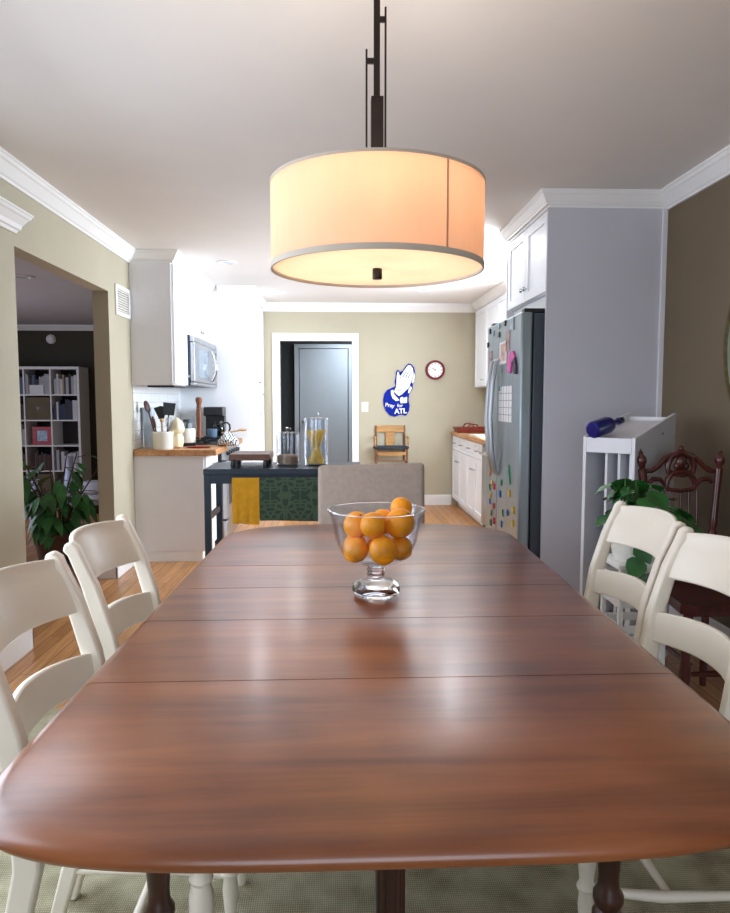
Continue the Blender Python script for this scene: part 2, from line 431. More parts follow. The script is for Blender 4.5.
# windows that light the rooms
def window_yz(name, x, y0, y1, z0, z1, sgn, mull):
    f = MB()
    t = .06
    xa, xb = sorted((x, x-sgn*.05))
    f.box(xa,xb,y0,y0+t,z0,z1).box(xa,xb,y1-t,y1,z0,z1).box(xa,xb,y0+t,y1-t,z0,z0+t).box(xa,xb,y0+t,y1-t,z1-t,z1)
    for k in range(1, mull):
        yy = y0+(y1-y0)*k/mull; f.box(xa,xb,yy-.03,yy+.03,z0+t,z1-t)
    o = struct(name, f, trim_m)
    g = MB(); xm = x-sgn*.028
    g.box(min(xm, xm-sgn*.006), max(xm, xm-sgn*.006), y0+t, y1-t, z0+t, z1-t)
    return o, g
o, g = window_yz('window_1', -1.63, .5, 3.1, .3, 2.08, 1, 3); p = obj('pane', g, day_m, o)
o, g = window_yz('window_2', 1.90, 5.15, 6.75, 1.08, 2.1, -1, 2); p = obj('pane', g, day_m, o)
f = MB(); f.box(-1.0,-.94,-2.27,-2.22,.4,2.1).box(1.14,1.2,-2.27,-2.22,.4,2.1).box(-.94,1.14,-2.27,-2.22,.4,.46).box(-.94,1.14,-2.27,-2.22,2.04,2.1).box(.07,.13,-2.27,-2.22,.46,2.04)
o = struct('window_3', f, trim_m); obj('pane', MB().box(-.94, 1.14, -2.255, -2.249, .46, 2.04), day_m, o)
# doorway in the back wall: casing, and the grey door across the hall
c = MB()
c.box(-.755,-.66,YB-.02,YB,0,2.105).box(.21,.29,YB-.02,YB,0,2.105).box(-.66,.21,YB-.02,YB,2.01,2.105)
c.box(-.675,-.66,YB,8.69,0,2.01).box(.21,.225,YB,8.69,0,2.01).box(-.66,.21,YB,8.69,2.01,2.025)
struct('door_1', c, trim_m, bevel=.003)
d = struct('door_2', MB().box(-.49, .18, 9.80, 9.84, .01, 2.005), grey_door_m, bevel=.003)
fr = MB().box(-.56,-.50,9.79,9.85,0,2.07).box(.19,.25,9.79,9.85,0,2.07).box(-.50,.19,9.79,9.85,2.012,2.07)
obj('door_frame', fr, grey_door_m, d, bevel=.003)
kn = MB(); kn.cyl((-.43,9.80,1.0),(-.43,9.76,1.0),.012).ball((-.43,9.745,1.0),.027)
obj('door_knob', kn, chrome_m, d)
# backsplash tiles
struct('trim_backsplash', MB().box(XL, XL+.008, 5.63, 7.3, .906, 1.42), tile_m)
struct('trim_backsplash_right', MB().box(XR-.008, XR, 5.0, 8.56, .92, 1.08), tile_m)

# ------------------------------------------------------------------ rug
tag(obj('woven_rug', MB().box(-1.32, 1.52, -.7, 2.9, 0.0, .008), rug_m, bevel=.003), 'beige green woven rug lying under the dining table and chairs', 'rug')
RZ = .008

# ------------------------------------------------------------------ dining table
TX, TY0, TY1, TW = .104, .803, 3.06, .588
def half(y, ins):
    """half width of the top at y for an outline inset by ins"""
    a = TW-ins
    d0 = y-(TY0+ins); d1 = (TY1-ins)-y
    b0, n0, b1, n1 = .27, 3.8, .33, 2.8
    k = 1.0
    if d0 < b0: k = max(0, 1-((b0-max(d0,0))/b0)**n0)**(1/n0)
    if d1 < b1: k = min(k, max(0, 1-((b1-max(d1,0))/b1)**n1)**(1/n1))
    return a*k
PROF = [(.014,.726),(.004,.730),(0,.737),(0,.743),(.004,.750),(.012,.756),(.026,.760)]
def chain(y0, y1, ins, end):
    """outline loop between y0 and y1 (end: 0 mid board, -1 near end, 1 far end)"""
    if end == 0:
        ys = [y0, y1]
        L = [(TX-half(y, ins), y) for y in ys]; R = [(TX+half(y, ins), y) for y in ys]
        return [L[0], L[1], R[1], R[0]]
    n = 26
    pts = []
    if end < 0:
        tip = TY0+ins; seam = y1
        b = .27
    else:
        tip = TY1-ins; seam = y0
        b = .33
    ang = [PI/2*i/n for i in range(n+1)]
    nn = 3.8 if end < 0 else 2.8
    side = []
    for t in ang:                                    # from the tip (x=0) to the full width
        x = (TW-ins)*max(0,math.sin(t))**(2/nn); y = b*(1-max(0,math.cos(t))**(2/nn))
        side.append((x, tip+y*(1 if end < 0 else -1)))
    L = [(TX-x, y) for x, y in side]; R = [(TX+x, y) for x, y in side]
    seamL = (TX-(TW-ins), seam); seamR = (TX+(TW-ins), seam)
    return [seamL]+L[::-1]+R[1:]+[seamR]
tbl = thing('dining_table', 'long reddish brown wooden dining table with rounded ends', 'table', (TX, 1.91, RZ))
SEAMS = [1.322, 1.698, 1.994, 2.267]
cuts = [TY0]+SEAMS+[TY1]
for i in range(5):
    end = -1 if i == 0 else 1 if i == 4 else 0
    y0 = cuts[i]+(.0015 if i else 0); y1 = cuts[i+1]-(.0015 if i < 4 else 0)
    rings = []
    for ins, z in PROF:
        rings.append([(x+.027*(y-1.6), y, z) for x, y in chain(y0, y1, ins, end)])   # the leaves sit a little askew
    obj('table_leaf', MB().rings(rings), table_m, tbl)
ap = MB()
ax0, ax1, ay0, ay1 = TX-.445, TX+.43, 1.24, 2.62
ap.box(ax0,ax1,ay0,ay0+.025,.63,.726).box(ax0,ax1,ay1-.025,ay1,.63,.726).box(ax0,ax0+.025,ay0+.025,ay1-.025,.63,.726).box(ax1-.025,ax1,ay0+.025,ay1-.025,.63,.726)
obj('apron', ap, tleg_m, tbl, bevel=.003)
LEGP = [(.012,RZ),(.02,.03),(.016,.06),(.024,.11),(.03,.16),(.022,.2),(.026,.215),(.022,.23),(.03,.25),(.03,.262),(.022,.275),(.03,.29),(.03,.302),(.022,.315),(.029,.33),(.029,.342),(.021,.356),(.02,.38),(.023,.42),(.03,.47),(.033,.53),(.026,.57),(.032,.585),(.032,.6)]
for lx in (TX-.44, TX+.425):
    for ly in (1.27, 2.59):
        lg = MB().lathe(LEGP, lx, ly, 24); lg.box(lx-.034, lx+.034, ly-.034, ly+.034, .6, .7255)
        obj('leg', lg, tleg_m, tbl)
cl = MB(); cl.box(TX-.028, TX+.028, 1.268, 1.318, RZ, .7255)
o = obj('gate_leg', cl, tleg_m, tbl, bevel=.004)
for sx in (-.015, .015):
    obj('leg_bead', MB().box(TX+sx-.005, TX+sx+.005, 1.261, 1.268, .05, .60), tleg_m, o, bevel=.003)

# ------------------------------------------------------------------ white dining chairs
def make_chair():
    t = thing('dining_chair', '', 'chair', group='white ladder-back dining chairs at the table')
    CH = .94
    # rear posts: sabre legs, side profile extruded across
    F = [(-.27,0),(-.225,.16),(-.165,.32),(-.135,.45),(-.138,.56),(-.158,.70),(-.196,.83),(-.228,.905)]
    dep = [.034,.040,.046,.050,.050,.046,.040,.034]
    prof = [(y+d/2, z) for (y, z), d in zip(F, dep)]
    top = [(-.220,.928),(-.236,CH),(-.252,.936),(-.258,.918)]
    back = [(y-d/2, z) for (y, z), d in zip(F, dep)][::-1]
    for s in (-1, 1):
        xo = s*.225; xi = s*.193
        obj('rear_post', MB().prism(prof+top+back, 'x', min(xo,xi), max(xo,xi)), cream_m, t, bevel=.007, seg=3, local=True)
    def line(z):
        for (ya, za), (yb, zb) in zip(F, F[1:]):
            if za <= z <= zb: return ya+(yb-ya)*(z-za)/(zb-za)
        return F[-1][0]
    def slat(z0, z1, crest, bow, belly=0):
        def fn(u, v):
            x = (u-.5)*.384; k = 1-(2*u-1)**2
            zt = z1+crest*k; zb = z0+belly*k
            z = zb+(zt-zb)*v
            y = line(min(z,.905))-.002-bow*k-(.006 if z > .9 else 0)
            n = (-8*bow*(2*u-1)/.384*-.5, 1, .18)
            return (x, y, z), n
        return MB().surf(fn, 18, 6, .017)
    obj('slat', slat(.795, .925, .012, .058, .004), cream_m, t, bevel=.005, local=True)
    obj('slat', slat(.615, .70, .012, .058, .006), cream_m, t, bevel=.005, local=True)
    s = MB()
    pl = [(-.20,-.15),(-.205,.10),(-.20,.18),(-.16,.20),(.16,.20),(.20,.18),(.205,.10),(.20,-.15)]
    s.rings([[(x*.96, y*.97, .460) for x, y in pl], [(x, y, .467) for x, y in pl], [(x, y, .478) for x, y in pl], [(x*.97, y*.97, .486) for x, y in pl]])
    obj('seat', s, cream_m, t, local=True)
    LP = [(.012,0),(.016,.02),(.014,.06),(.019,.12),(.016,.15),(.023,.165),(.016,.18),(.02,.22),(.024,.30),(.024,.36),(.017,.385),(.023,.395),(.017,.41),(.021,.464)]
    for sx in (-1, 1):
        obj('front_leg', MB().lathe(LP, sx*.172, .165, 20), cream_m, t, local=True)
    for sx in (-1, 1):
        obj('stretcher', MB().tube([(sx*.205,-.215,.155),(sx*.2,0,.155),(sx*.174,.15,.155)], [.009,.013,.009], 12), cream_m, t, local=True)
    obj('stretcher', MB().tube([(-.195,-.02,.155),(0,-.02,.155),(.195,-.02,.155)], [.009,.012,.009], 12), cream_m, t, local=True)
    return t
ch = make_chair()
ch.location = (-.42, 1.435, RZ); ch.rotation_euler = (0,0,-PI/2)
ch['label'] = 'white ladder-back chair at the left table side, nearest the camera'
dup(ch, (-.42, 1.965, RZ), -PI/2, 'white ladder-back chair at the left table side, farther from the camera')
dup(ch, (.745, 1.69, RZ), PI/2, 'white ladder-back chair at the right table side, nearest the camera')
dup(ch, (.765, 2.19, RZ), PI/2, 'white ladder-back chair at the right table side, in front of the green plant')

# ------------------------------------------------------------------ upholstered end chair
pc = thing('upholstered_chair', 'taupe fabric upholstered chair at the far end of the table', 'chair', (.185, 3.42, 0))
def cush(x0,x1,y0,y1,z0,z1): return MB().box(x0,x1,y0,y1,z0,z1)
b = MB()
def fn(u, v):
    x = .185+(u-.5)*.545; z = .40+v*.572
    lift = .006*(2*u-1)+.010*(abs(2*u-1)**6)*0
    return (x, 3.53+.05*v+.012*(1-(2*u-1)**2)*-1, z+lift*v), (0,-1,.08)
b.surf(fn, 14, 12, .08); obj('backrest', b, fabric_m, pc, bevel=.022, seg=4)
s = MB().box(-.08,.45,3.06,3.50,.36,.48); obj('seat', s, fabric_m, pc, bevel=.025, seg=4)
for lx in (-.055,.425):
    for ly in (3.10,3.55):
        obj('leg', MB().hexa([(lx-.016,ly-.016,0),(lx+.016,ly-.016,0),(lx+.016,ly+.016,0),(lx-.016,ly+.016,0),(lx-.024,ly-.024,.37),(lx+.024,ly-.024,.37),(lx+.024,ly+.024,.37),(lx-.024,ly+.024,.37)]), tleg_m, pc)

# ------------------------------------------------------------------ glass bowl and oranges
BX, BY, TZ = .112, 1.90, .7605
bw = thing('glass_bowl', 'clear footed glass bowl of oranges on the dining table', 'bowl', (BX, BY, TZ))
prof = [(.001,TZ),(.052,TZ),(.062,TZ+.006),(.067,TZ+.018),(.064,TZ+.032),(.050,TZ+.043),(.030,TZ+.05),(.021,TZ+.056),
        (.026,TZ+.062),(.021,TZ+.068),(.026,TZ+.074),(.021,TZ+.08),(.024,TZ+.088),(.05,TZ+.092),(.078,TZ+.104),(.099,TZ+.125),(.112,TZ+.155),(.118,TZ+.19),(.124,TZ+.218),(.132,TZ+.234),(.135,TZ+.239),
        (.1335,TZ+.2415),(.131,TZ+.2395),(.1205,TZ+.219),(.1145,TZ+.19),(.1085,TZ+.156),(.0955,TZ+.128),(.076,TZ+.1085),(.05,TZ+.098),(.001,TZ+.0945)]
i0 = 13; i1 = len(prof)-1
foot = prof[:12]+[(.024,TZ+.088),(.022,TZ+.0905),(.001,TZ+.0905)]
obj('stem_foot', MB().lathe(foot, BX, BY, 64), clear, bw)
cupp = [(.001,TZ+.0908),(.024,TZ+.0912)]+prof[13:]
obj('cup', MB().lathe(cupp, BX, BY, 64), jar_glass, bw)
obj('rim', MB().rings([[(BX+(.133+.0022*math.cos(b))*math.cos(2*PI*i/72), BY+(.133+.0022*math.cos(b))*math.sin(2*PI*i/72), TZ+.2415+.0022*math.sin(b)) for i in range(72)] for b in [2*PI*k/8 for k in range(9)]], False, False), clear, bw)
ORS = [(-.058,-.030,.126,.034),(.014,-.058,.132,.0385),(.072,-.008,.129,.034),(.006,.032,.128,.034),(-.052,.044,.136,.033),
       (-.050,.002,.192,.0375),(-.012,-.048,.199,.035),(.063,-.024,.200,.041),(.030,.048,.192,.036),(.062,.038,.226,.031)]
ORS = [Vector(q[:3]) for q in ORS], [q[3] for q in ORS]
for _ in range(300):                        # let the fruit push one another apart inside the cup
    P, R = ORS
    for i in range(len(P)):
        for j in range(i):
            dv = P[i]-P[j]; gap = R[i]+R[j]-dv.length
            if gap > 0:
                n = dv.normalized(); P[i] += n*gap*.5; P[j] -= n*gap*.5
        z = P[i].z
        rin = .112 if z > .16 else .095+(.017*(z-.12)/.04)
        rad = math.hypot(P[i].x, P[i].y); mx = rin-R[i]
        if z < .23 and rad > mx:
            P[i].x *= mx/rad; P[i].y *= mx/rad
        if z < .100+R[i]: P[i].z = .100+R[i]
where = ['lower left of the glass bowl, against the glass','lower front middle of the glass bowl','lower right of the glass bowl','bottom of the bowl, hidden behind the front fruit','lower back left of the bowl, behind others',
         'upper left of the glass bowl','upper layer of the bowl, left of centre in front','large one at the upper right of the bowl','upper back of the bowl, behind the large one','topmost, peeking above the bowl rim']
for k, (p, r) in enumerate(zip(*ORS)):
    q = Vector((BX, BY, TZ))+p
    rot = Matrix.Rotation(random.uniform(0,6), 3, 'Z') @ Matrix.Rotation(random.uniform(.6,1.5), 3, 'X')
    t = thing('orange', 'orange '+where[k], 'orange', tuple(q), group='oranges in the glass bowl')
    t.rotation_euler = rot.to_euler()
    m = MB().ball((0,0,0), (r*.985, r*.985, r*1.02), 24); obj('fruit', m, orange_m, t, local=True)
    st = MB().lathe([(.0042,r*1.005),(.004,r*1.03),(.0015,r*1.035)], 0, 0, 8); obj('stem_scar', st, stem_m, t, local=True)

# ------------------------------------------------------------------ pendant lamp
LX, LY, LZ0, LZ1, LR = .113, 1.88, 1.640, 1.858, .278
lp = thing('pendant_lamp', 'lit drum pendant lamp with cream shade over the dining table', 'lamp', (LX, LY, LZ0))
def ringwall(r, z0, z1, th, seg=72):
    return MB().lathe([(r,z0),(r,z1),(r-th,z1),(r-th,z0),(r,z0)], LX, LY, seg, False, False)
sh = obj('lamp_shade', ringwall(LR, LZ0, LZ1, .002), shade_m, lp)
band_m = M('shade_binding', (196,186,172), .9)
obj('shade_binding', ringwall(LR+.0015, LZ0-.001, LZ0+.013, .005), band_m, sh)
obj('shade_binding', ringwall(LR+.0015, LZ1-.006, LZ1+.001, .005), band_m, sh)
a0 = -PI/2+.56
sm = MB(); rs = []
for z in (LZ0+.012, LZ1-.006):
    rs.append([(LX+rr*math.cos(a), LY+rr*math.sin(a), z) for rr, a in ((LR+.0005,a0-.009),(LR+.0015,a0-.009),(LR+.0015,a0+.009),(LR+.0005,a0+.009))])
sm.rings(rs); obj('shade_seam', sm, translucent('shade_seam_cloth', (226,198,176), .5), sh)
obj('diffuser', MB().lathe([(.001,LZ0+.006),(LR-.008,LZ0+.006),(LR-.008,LZ0+.010),(.001,LZ0+.010)], LX, LY, 64), diff_m, lp)
fi = MB().lathe([(.012,LZ0-.022),(.013,LZ0-.02),(.013,LZ0+.004),(.012,LZ0+.006)], LX, LY, 20); obj('finial', fi, bronze_m, lp, bevel=.001)
obj('stem', MB().cyl((LX,LY,LZ0+.010),(LX,LY,1.95), .008), bronze_m, lp)
sp = MB()
for k in range(3):
    a = PI/2+k*2*PI/3; sp.cyl((LX,LY,LZ1-.02),(LX+(LR-.003)*math.cos(a),LY+(LR-.003)*math.sin(a),LZ1-.012), .003, seg=8)
obj('spider', sp, bronze_m, lp)
rod = MB().box(LX-.010, LX+.006, LY-.008, LY+.008, 1.9, CEIL-.03)
obj('rod', rod, bronze_m, lp, bevel=.001)
obj('socket_block', MB().box(LX-.017, LX+.015, LY-.016, LY+.016, 1.84, 2.08), bronze_m, lp, bevel=.002)
r1 = MB().box(LX-.031, LX-.026, LY-.003, LY+.003, 1.855, 2.20); r1.box(LX-.026, LX-.008, LY-.004, LY+.004, 2.165, 2.178)
obj('side_rod', r1, bronze_m, lp)
r2 = MB().box(LX+.018, LX+.023, LY-.003, LY+.003, 1.855, 2.305); r2.box(LX+.004, LX+.018, LY-.004, LY+.004, 2.268, 2.281)
obj('side_rod', r2, bronze_m, lp)
obj('canopy', MB().lathe([(.065,CEIL),(.065,CEIL-.012),(.055,CEIL-.028),(.001,CEIL-.03)], LX, LY, 32), bronze_m, lp)
for k in range(3):
    a = PI/2+PI/3+k*2*PI/3
    bx, by = LX+.12*math.cos(a), LY+.12*math.sin(a)
    so = MB().cyl((LX+.01*math.cos(a),LY+.01*math.sin(a),LZ0+.14),(LX+.07*math.cos(a),LY+.07*math.sin(a),LZ0+.14),.014)
    s_ = obj('bulb_socket', so, bronze_m, lp)
    obj('bulb', MB().ball((bx,by,LZ0+.14),(.032,.032,.03),16), bulb_m, s_)

# ------------------------------------------------------------------ kitchen, left run
def shaker(x, sgn, y0, y1, z0, z1, rail=.055, th=.02, rec=.009):
    """a shaker door whose face looks along sgn*x; x is the back of the door"""
    m = MB(); xf = x+sgn*th; xp = x+sgn*(th-rec)
    def bx(xa, xb, *r): m.box(min(xa,xb), max(xa,xb), *r)
    bx(x,xf,y0,y0+rail,z0,z1); bx(x,xf,y1-rail,y1,z0,z1); bx(x,xf,y0+rail,y1-rail,z0,z0+rail); bx(x,xf,y0+rail,y1-rail,z1-rail,z1)
    bx(x,xp,y0+rail,y1-rail,z0+rail,z1-rail)
    return m
def knob(x, sgn, y, z, par, r=.014):
    m = MB().tube([(x,y,z),(x+sgn*.012,y,z),(x+sgn*.014,y,z),(x+sgn*.026,y,z)], [.006,.006,r,r*.8], 14)
    obj('knob', m, chrome_m, par)
def bar_x(x, sgn, y, z, ln, par, vertical=True):
    m = MB(); d = x+sgn*.03
    a, b = ((y,z-ln/2),(y,z+ln/2)) if vertical else ((y-ln/2,z),(y+ln/2,z))
    m.cyl((d,a[0],a[1]),(d,b[0],b[1]),.006,seg=10)
    for q in (.15,.85):
        yy = a[0]+(b[0]-a[0])*q; zz = a[1]+(b[1]-a[1])*q; m.cyl((x,yy,zz),(d,yy,zz),.005,seg=8)
    obj('handle', m, chrome_m, par)

cb = thing('base_cabinet', 'white base cabinet under the left butcher block counter', 'cabinet', (-1.3, 5.9, 0))
obj('body', MB().box(XL+.001,-1.05,5.62,6.19,.085,.858), panel_m, cb, bevel=.002)
obj('toe_kick', MB().box(XL+.001,-1.07,5.626,6.19,0,.085), trim_m, cb)
d = obj('drawer', shaker(-1.05,1,5.63,6.185,.69,.85,.035), cab_m, cb, bevel=.002); bar_x(-1.03,1,5.91,.77,.12,d,False)
d = obj('door', shaker(-1.05,1,5.63,6.185,.095,.68), cab_m, cb, bevel=.002); knob(-1.03,1,6.14,.62,d)
tag(obj('butcher_block_counter', MB().box(XL+.009,-.945,5.60,6.20,.858,.905), butcher_m, bevel=.004), 'butcher block countertop on the left, holding the utensil crock', 'countertop')
# range
rg = thing('kitchen_range', 'stainless kitchen range with black cooktop below the microwave', 'stove', (-1.28, 6.58, 0))
obj('body', MB().box(XL+.02,-1.0,6.205,6.975,.03,.885), black_m, rg, bevel=.003)
obj('cooktop', MB().box(XL+.02,-.985,6.203,6.977,.885,.912), black_m, rg, bevel=.004)
o = obj('oven_door', MB().box(-1.0,-.955,6.215,6.965,.24,.76), steel_m, rg, bevel=.006)
obj('oven_window', MB().box(-.955,-.952,6.32,6.86,.36,.62), black_m, o)
m = MB().cyl((-.91,6.27,.71),(-.91,6.91,.71),.011); m.cyl((-.955,6.31,.71),(-.91,6.31,.71),.009).cyl((-.955,6.87,.71),(-.91,6.87,.71),.009)
obj('handle', m, chrome_m, o)
obj('drawer', MB().box(-1.0,-.96,6.215,6.965,.06,.225), steel_m, rg, bevel=.006)
p = obj('control_panel', MB().hexa([(-1.0,6.205,.77),(-.955,6.205,.77),(-.955,6.975,.77),(-1.0,6.975,.77),(-1.0,6.205,.885),(-.985,6.205,.885),(-.985,6.975,.885),(-1.0,6.975,.885)]), steel_m, rg)
for k in range(5):
    y = 6.29+.15*k; obj('knob', MB().cyl((-.972,y,.827),(-.935,y,.822),.02,.017), black_m, p)
for gx in (-1.44,-1.15):
    for gy in (6.40, 6.78):
        g = MB()
        for q in (-.09,0,.09):
            g.box(gx-.12,gx+.12,gy+q-.006,gy+q+.006,.93,.942); g.box(gx+q-.006,gx+q+.006,gy-.12,gy+.12,.93,.942)
        for qx in (-.11,.11):
            for qy in (-.11,.11): g.box(gx+qx-.006,gx+qx+.006,gy+qy-.006,gy+qy+.006,.912,.931)
        obj('grate', g, black_m, rg)
        obj('burner', MB().lathe([(.045,.912),(.045,.922),(.03,.926),(.001,.926)], gx, gy, 20), black_m, rg)
cb = thing('base_cabinet', 'narrow white base cabinet between the range and the tall pantry', 'cabinet', (-1.3, 7.14, 0))
obj('body', MB().box(XL+.001,-1.05,6.985,7.295,.085,.858), panel_m, cb, bevel=.002)
obj('toe_kick', MB().box(XL+.001,-1.09,6.985,7.295,0,.085), trim_m, cb)
d = obj('door', shaker(-1.05,1,6.99,7.29,.095,.85), cab_m, cb, bevel=.002); knob(-1.03,1,7.03,.78,d)
tag(obj('butcher_block_counter', MB().box(XL+.009,-.96,6.985,7.297,.858,.905), butcher_m, bevel=.004), 'short butcher block countertop holding the coffee maker', 'countertop')
# wall cabinets
wc = thing('wall_cabinet', 'white wall cabinet at the near end of the left kitchen run', 'cabinet', (-1.43, 5.87, 1.42))
obj('body', MB().box(XL+.001,-1.28,5.62,6.115,1.418,2.37), panel_m, wc, bevel=.002)
d = obj('door', shaker(-1.28,1,5.632,6.11,1.425,2.36), cab_m, wc, bevel=.002); knob(-1.26,1,6.07,1.50,d)
c = MB(); crown_path(c,[(XL+.001,5.62),(-1.26,5.62),(-1.26,6.115)],CEIL-.001,.74); c.box(XL+.001,-1.262,5.622,6.115,2.37,CEIL-.001)
obj('crown_molding', c, trim_m, wc, smooth=False)
obj('dark_underside', MB().box(-1.50,-1.285,5.70,6.10,1.402,1.417), black_m, wc, bevel=.003)  # black slab standing in for the dark cabinet underside
wc = thing('wall_cabinet', 'white wall cabinet directly above the microwave', 'cabinet', (-1.43, 6.7, 1.86))
obj('body', MB().box(XL+.001,-1.28,6.12,7.295,1.86,2.37), panel_m, wc, bevel=.002)
for a,b_,ky in ((6.125,6.705,6.66),(6.71,7.29,6.755)):
    d = obj('door', shaker(-1.28,1,a,b_,1.865,2.36), cab_m, wc, bevel=.002); knob(-1.26,1,ky,1.93,d)
c = MB(); crown_path(c,[(-1.26,6.117),(-1.26,7.295)],CEIL-.001,.74); c.box(XL+.001,-1.262,6.117,7.295,2.37,CEIL-.001)
obj('crown_molding', c, trim_m, wc, smooth=False)
# microwave
mw = thing('microwave', 'stainless over-the-range microwave with bowed handle', 'microwave', (-1.42, 6.65, 1.42))
obj('body', MB().box(XL+.01,-1.245,6.125,7.29,1.425,1.857), M('microwave_case',(52,66,80),.35,.5), mw, bevel=.004)
f_ = obj('door', MB().box(-1.245,-1.205,6.128,6.99,1.455,1.80), steel_m, mw, bevel=.01, seg=3)
obj('window', MB().box(-1.205,-1.2035,6.30,6.80,1.50,1.75), M('tinted_window',(120,140,156),.15,.3), f_, bevel=.001)
hm = MB(); hm.tube([(-1.205,6.93,1.77),(-1.185,6.92,1.765),(-1.155,6.905,1.69),(-1.148,6.90,1.62),(-1.155,6.905,1.55),(-1.185,6.92,1.49),(-1.205,6.93,1.485)], .013, 12)
obj('handle', hm, chrome_m, f_)
obj('vent_grille', MB().box(-1.245,-1.21,6.128,7.287,1.803,1.855), steel_m, mw, bevel=.005)
c_ = obj('control_panel', MB().box(-1.245,-1.207,6.995,7.287,1.455,1.80), steel_m, mw, bevel=.006)
obj('display', MB().box(-1.207,-1.2055,7.03,7.25,1.72,1.77), black_m, c_)
for r_ in range(4):
    for q in range(3): obj('button', MB().box(-1.207,-1.205,7.04+.07*q,7.09+.07*q,1.49+.055*r_,1.525+.055*r_), M('keypad_grey',(150,156,160),.5) if r_+q == 0 else bpy.data.materials['keypad_grey'], c_)
obj('bottom_trim', MB().box(-1.245,-1.208,6.128,7.287,1.425,1.452), steel_m, mw, bevel=.004)
# pantry
pn = thing('pantry_cabinet', 'tall white pantry cabinet beside the back doorway', 'cabinet', (-1.2, 7.93, 0))
obj('body', MB().box(XL+.001,-.875,7.30,8.55,.085,2.37), cab_m, pn, bevel=.002)
obj('toe_kick', MB().box(XL+.001,-.93,7.31,8.55,0,.085), trim_m, pn)
for a,b_,ky in ((7.31,7.925,7.88),(7.93,8.545,7.975)):
    d = obj('door', shaker(-.875,1,a,b_,.095,1.36), cab_m, pn, bevel=.002); bar_x(-.855,1,ky,1.2,.16,d)
    d = obj('door', shaker(-.875,1,a,b_,1.37,2.36), cab_m, pn, bevel=.002); knob(-.855,1,ky,1.50,d)
c = MB(); crown_path(c,[(-1.19,7.30),(-.855,7.30),(-.855,8.50)],CEIL-.001,.74); c.box(XL+.001,-.857,7.302,8.55,2.37,CEIL-.001)
obj('crown_molding', c, trim_m, pn, smooth=False)

# things on the left counter
CZ = .905
t = thing('glass_vase', 'tall grey glass vase in the corner behind the crock', 'vase', (-1.535, 5.85, CZ))
obj('body', MB().lathe([(.001,0),(.036,0),(.040,.01),(.042,.12),(.045,.22),(.050,.335),(.047,.336),(.042,.22),(.038,.12),(.034,.014),(.001,.012)],0,0,28), M('pale_blue_grey_glass',(176,188,198),.2,var=.08), t, local=True)
ck = thing('utensil_crock', 'pale ceramic crock full of cooking utensils on the butcher block', 'crock', (-1.385, 5.70, CZ))
obj('body', MB().lathe([(.001,0),(.074,0),(.079,.008),(.079,.115),(.082,.122),(.082,.138),(.078,.142),(.073,.138),(.072,.02),(.001,.014)],0,0,36), white_cer, ck, local=True)
def utensil(name, label, x, y, lean, h, head, mat, hmat=None):
    z0 = CZ+.018
    t = thing(name, label, 'utensil', (x, y, z0), group='utensils in the crock')
    L = lean
    tip = Vector((L[0], L[1], h))
    obj('handle', MB().tube([(0,0,0), tip*.5, tip], [.006,.007,.006], 10), hmat or mat, t, local=True)
    dv = tip.normalized(); side = dv.cross(Vector((0,1,0))).normalized()
    m = MB()
    if head == 'spatula':
        a = [tip-side*.02, tip+side*.02, tip+dv*.09+side*.055, tip+dv*.105, tip+dv*.09-side*.055]
        n = side.cross(dv)*.004
        m.rings([[p-n for p in a],[p+n for p in a]])
    elif head == 'spoon':
        q = dv.to_track_quat('Z','Y').to_matrix(); m.ball(tip+dv*.035, (.036,.014,.052), 18, q)
    elif head == 'whisk':
        for k in range(6):
            a = PI*k/6; e = (side*math.cos(a)+side.cross(dv)*math.sin(a))
            m.tube([tip, tip+dv*.04+e*.022, tip+dv*.085+e*.03, tip+dv*.12, tip+dv*.085-e*.03, tip+dv*.04-e*.022, tip], .0022, 6)
    elif head == 'knobend':
        m.ball(tip+dv*.01, .017, 16)
    elif head == 'turner':
        a = [tip-side*.042, tip+side*.042, tip+dv*.10+side*.05, tip+dv*.10-side*.05]
        n = side.cross(dv)*.003
        m.rings([[p-n for p in a],[p+n for p in a]])
    obj('head', m, mat, t, local=True)
grey_nylon = M('grey_nylon',(58,68,80),.5)
redwood = M('dark_red_wood',(84,40,34),.5,var=.1)
utensil('ladle', 'dark curved ladle leaning far left out of the crock', -1.42,5.70,(-.085,.03),.29,'spoon',M('dark_maroon',(70,40,44),.45))
utensil('spoon', 'dark red wooden spoon leaning left in the crock', -1.405,5.68,(-.035,-.01),.165,'spoon',redwood)
utensil('spatula', 'black nylon spatula in the middle of the crock', -1.39,5.72,(-.012,.01),.225,'spatula',black_m)
utensil('turner', 'wide dark grey turner leaning right in the crock', -1.36,5.71,(.022,.0),.255,'turner',grey_nylon)
utensil('whisk', 'steel wire whisk at the right of the crock', -1.345,5.69,(.012,-.01),.13,'whisk',steel_m)
utensil('rolling_pin_handle', 'short pale wooden handle with round end in the crock', -1.375,5.665,(-.002,-.022),.205,'knobend',lightwood_m)
bpy.data.objects['rolling_pin_handle'].name = 'wooden_pestle'
t = thing('cream_jar', 'cream lobed ceramic jar between the crock and the grinder', 'jar', (-1.305, 5.84, CZ))
def lobed(prof, lob=8, amp=.06, seg=48):
    return MB().rings([[(r*(1+amp*abs(math.sin(lob/2*2*PI*i/seg)))*math.cos(2*PI*i/seg), r*(1+amp*abs(math.sin(lob/2*2*PI*i/seg)))*math.sin(2*PI*i/seg), z) for i in range(seg)] for r, z in prof])
obj('body', lobed([(.03,0),(.044,.01),(.054,.05),(.053,.085),(.042,.112),(.038,.118)]), cream_cer, t, local=True)
obj('lid', lobed([(.042,.119),(.056,.135),(.06,.165),(.052,.2),(.034,.228),(.012,.244),(.01,.25)]), cream_cer, t, local=True)
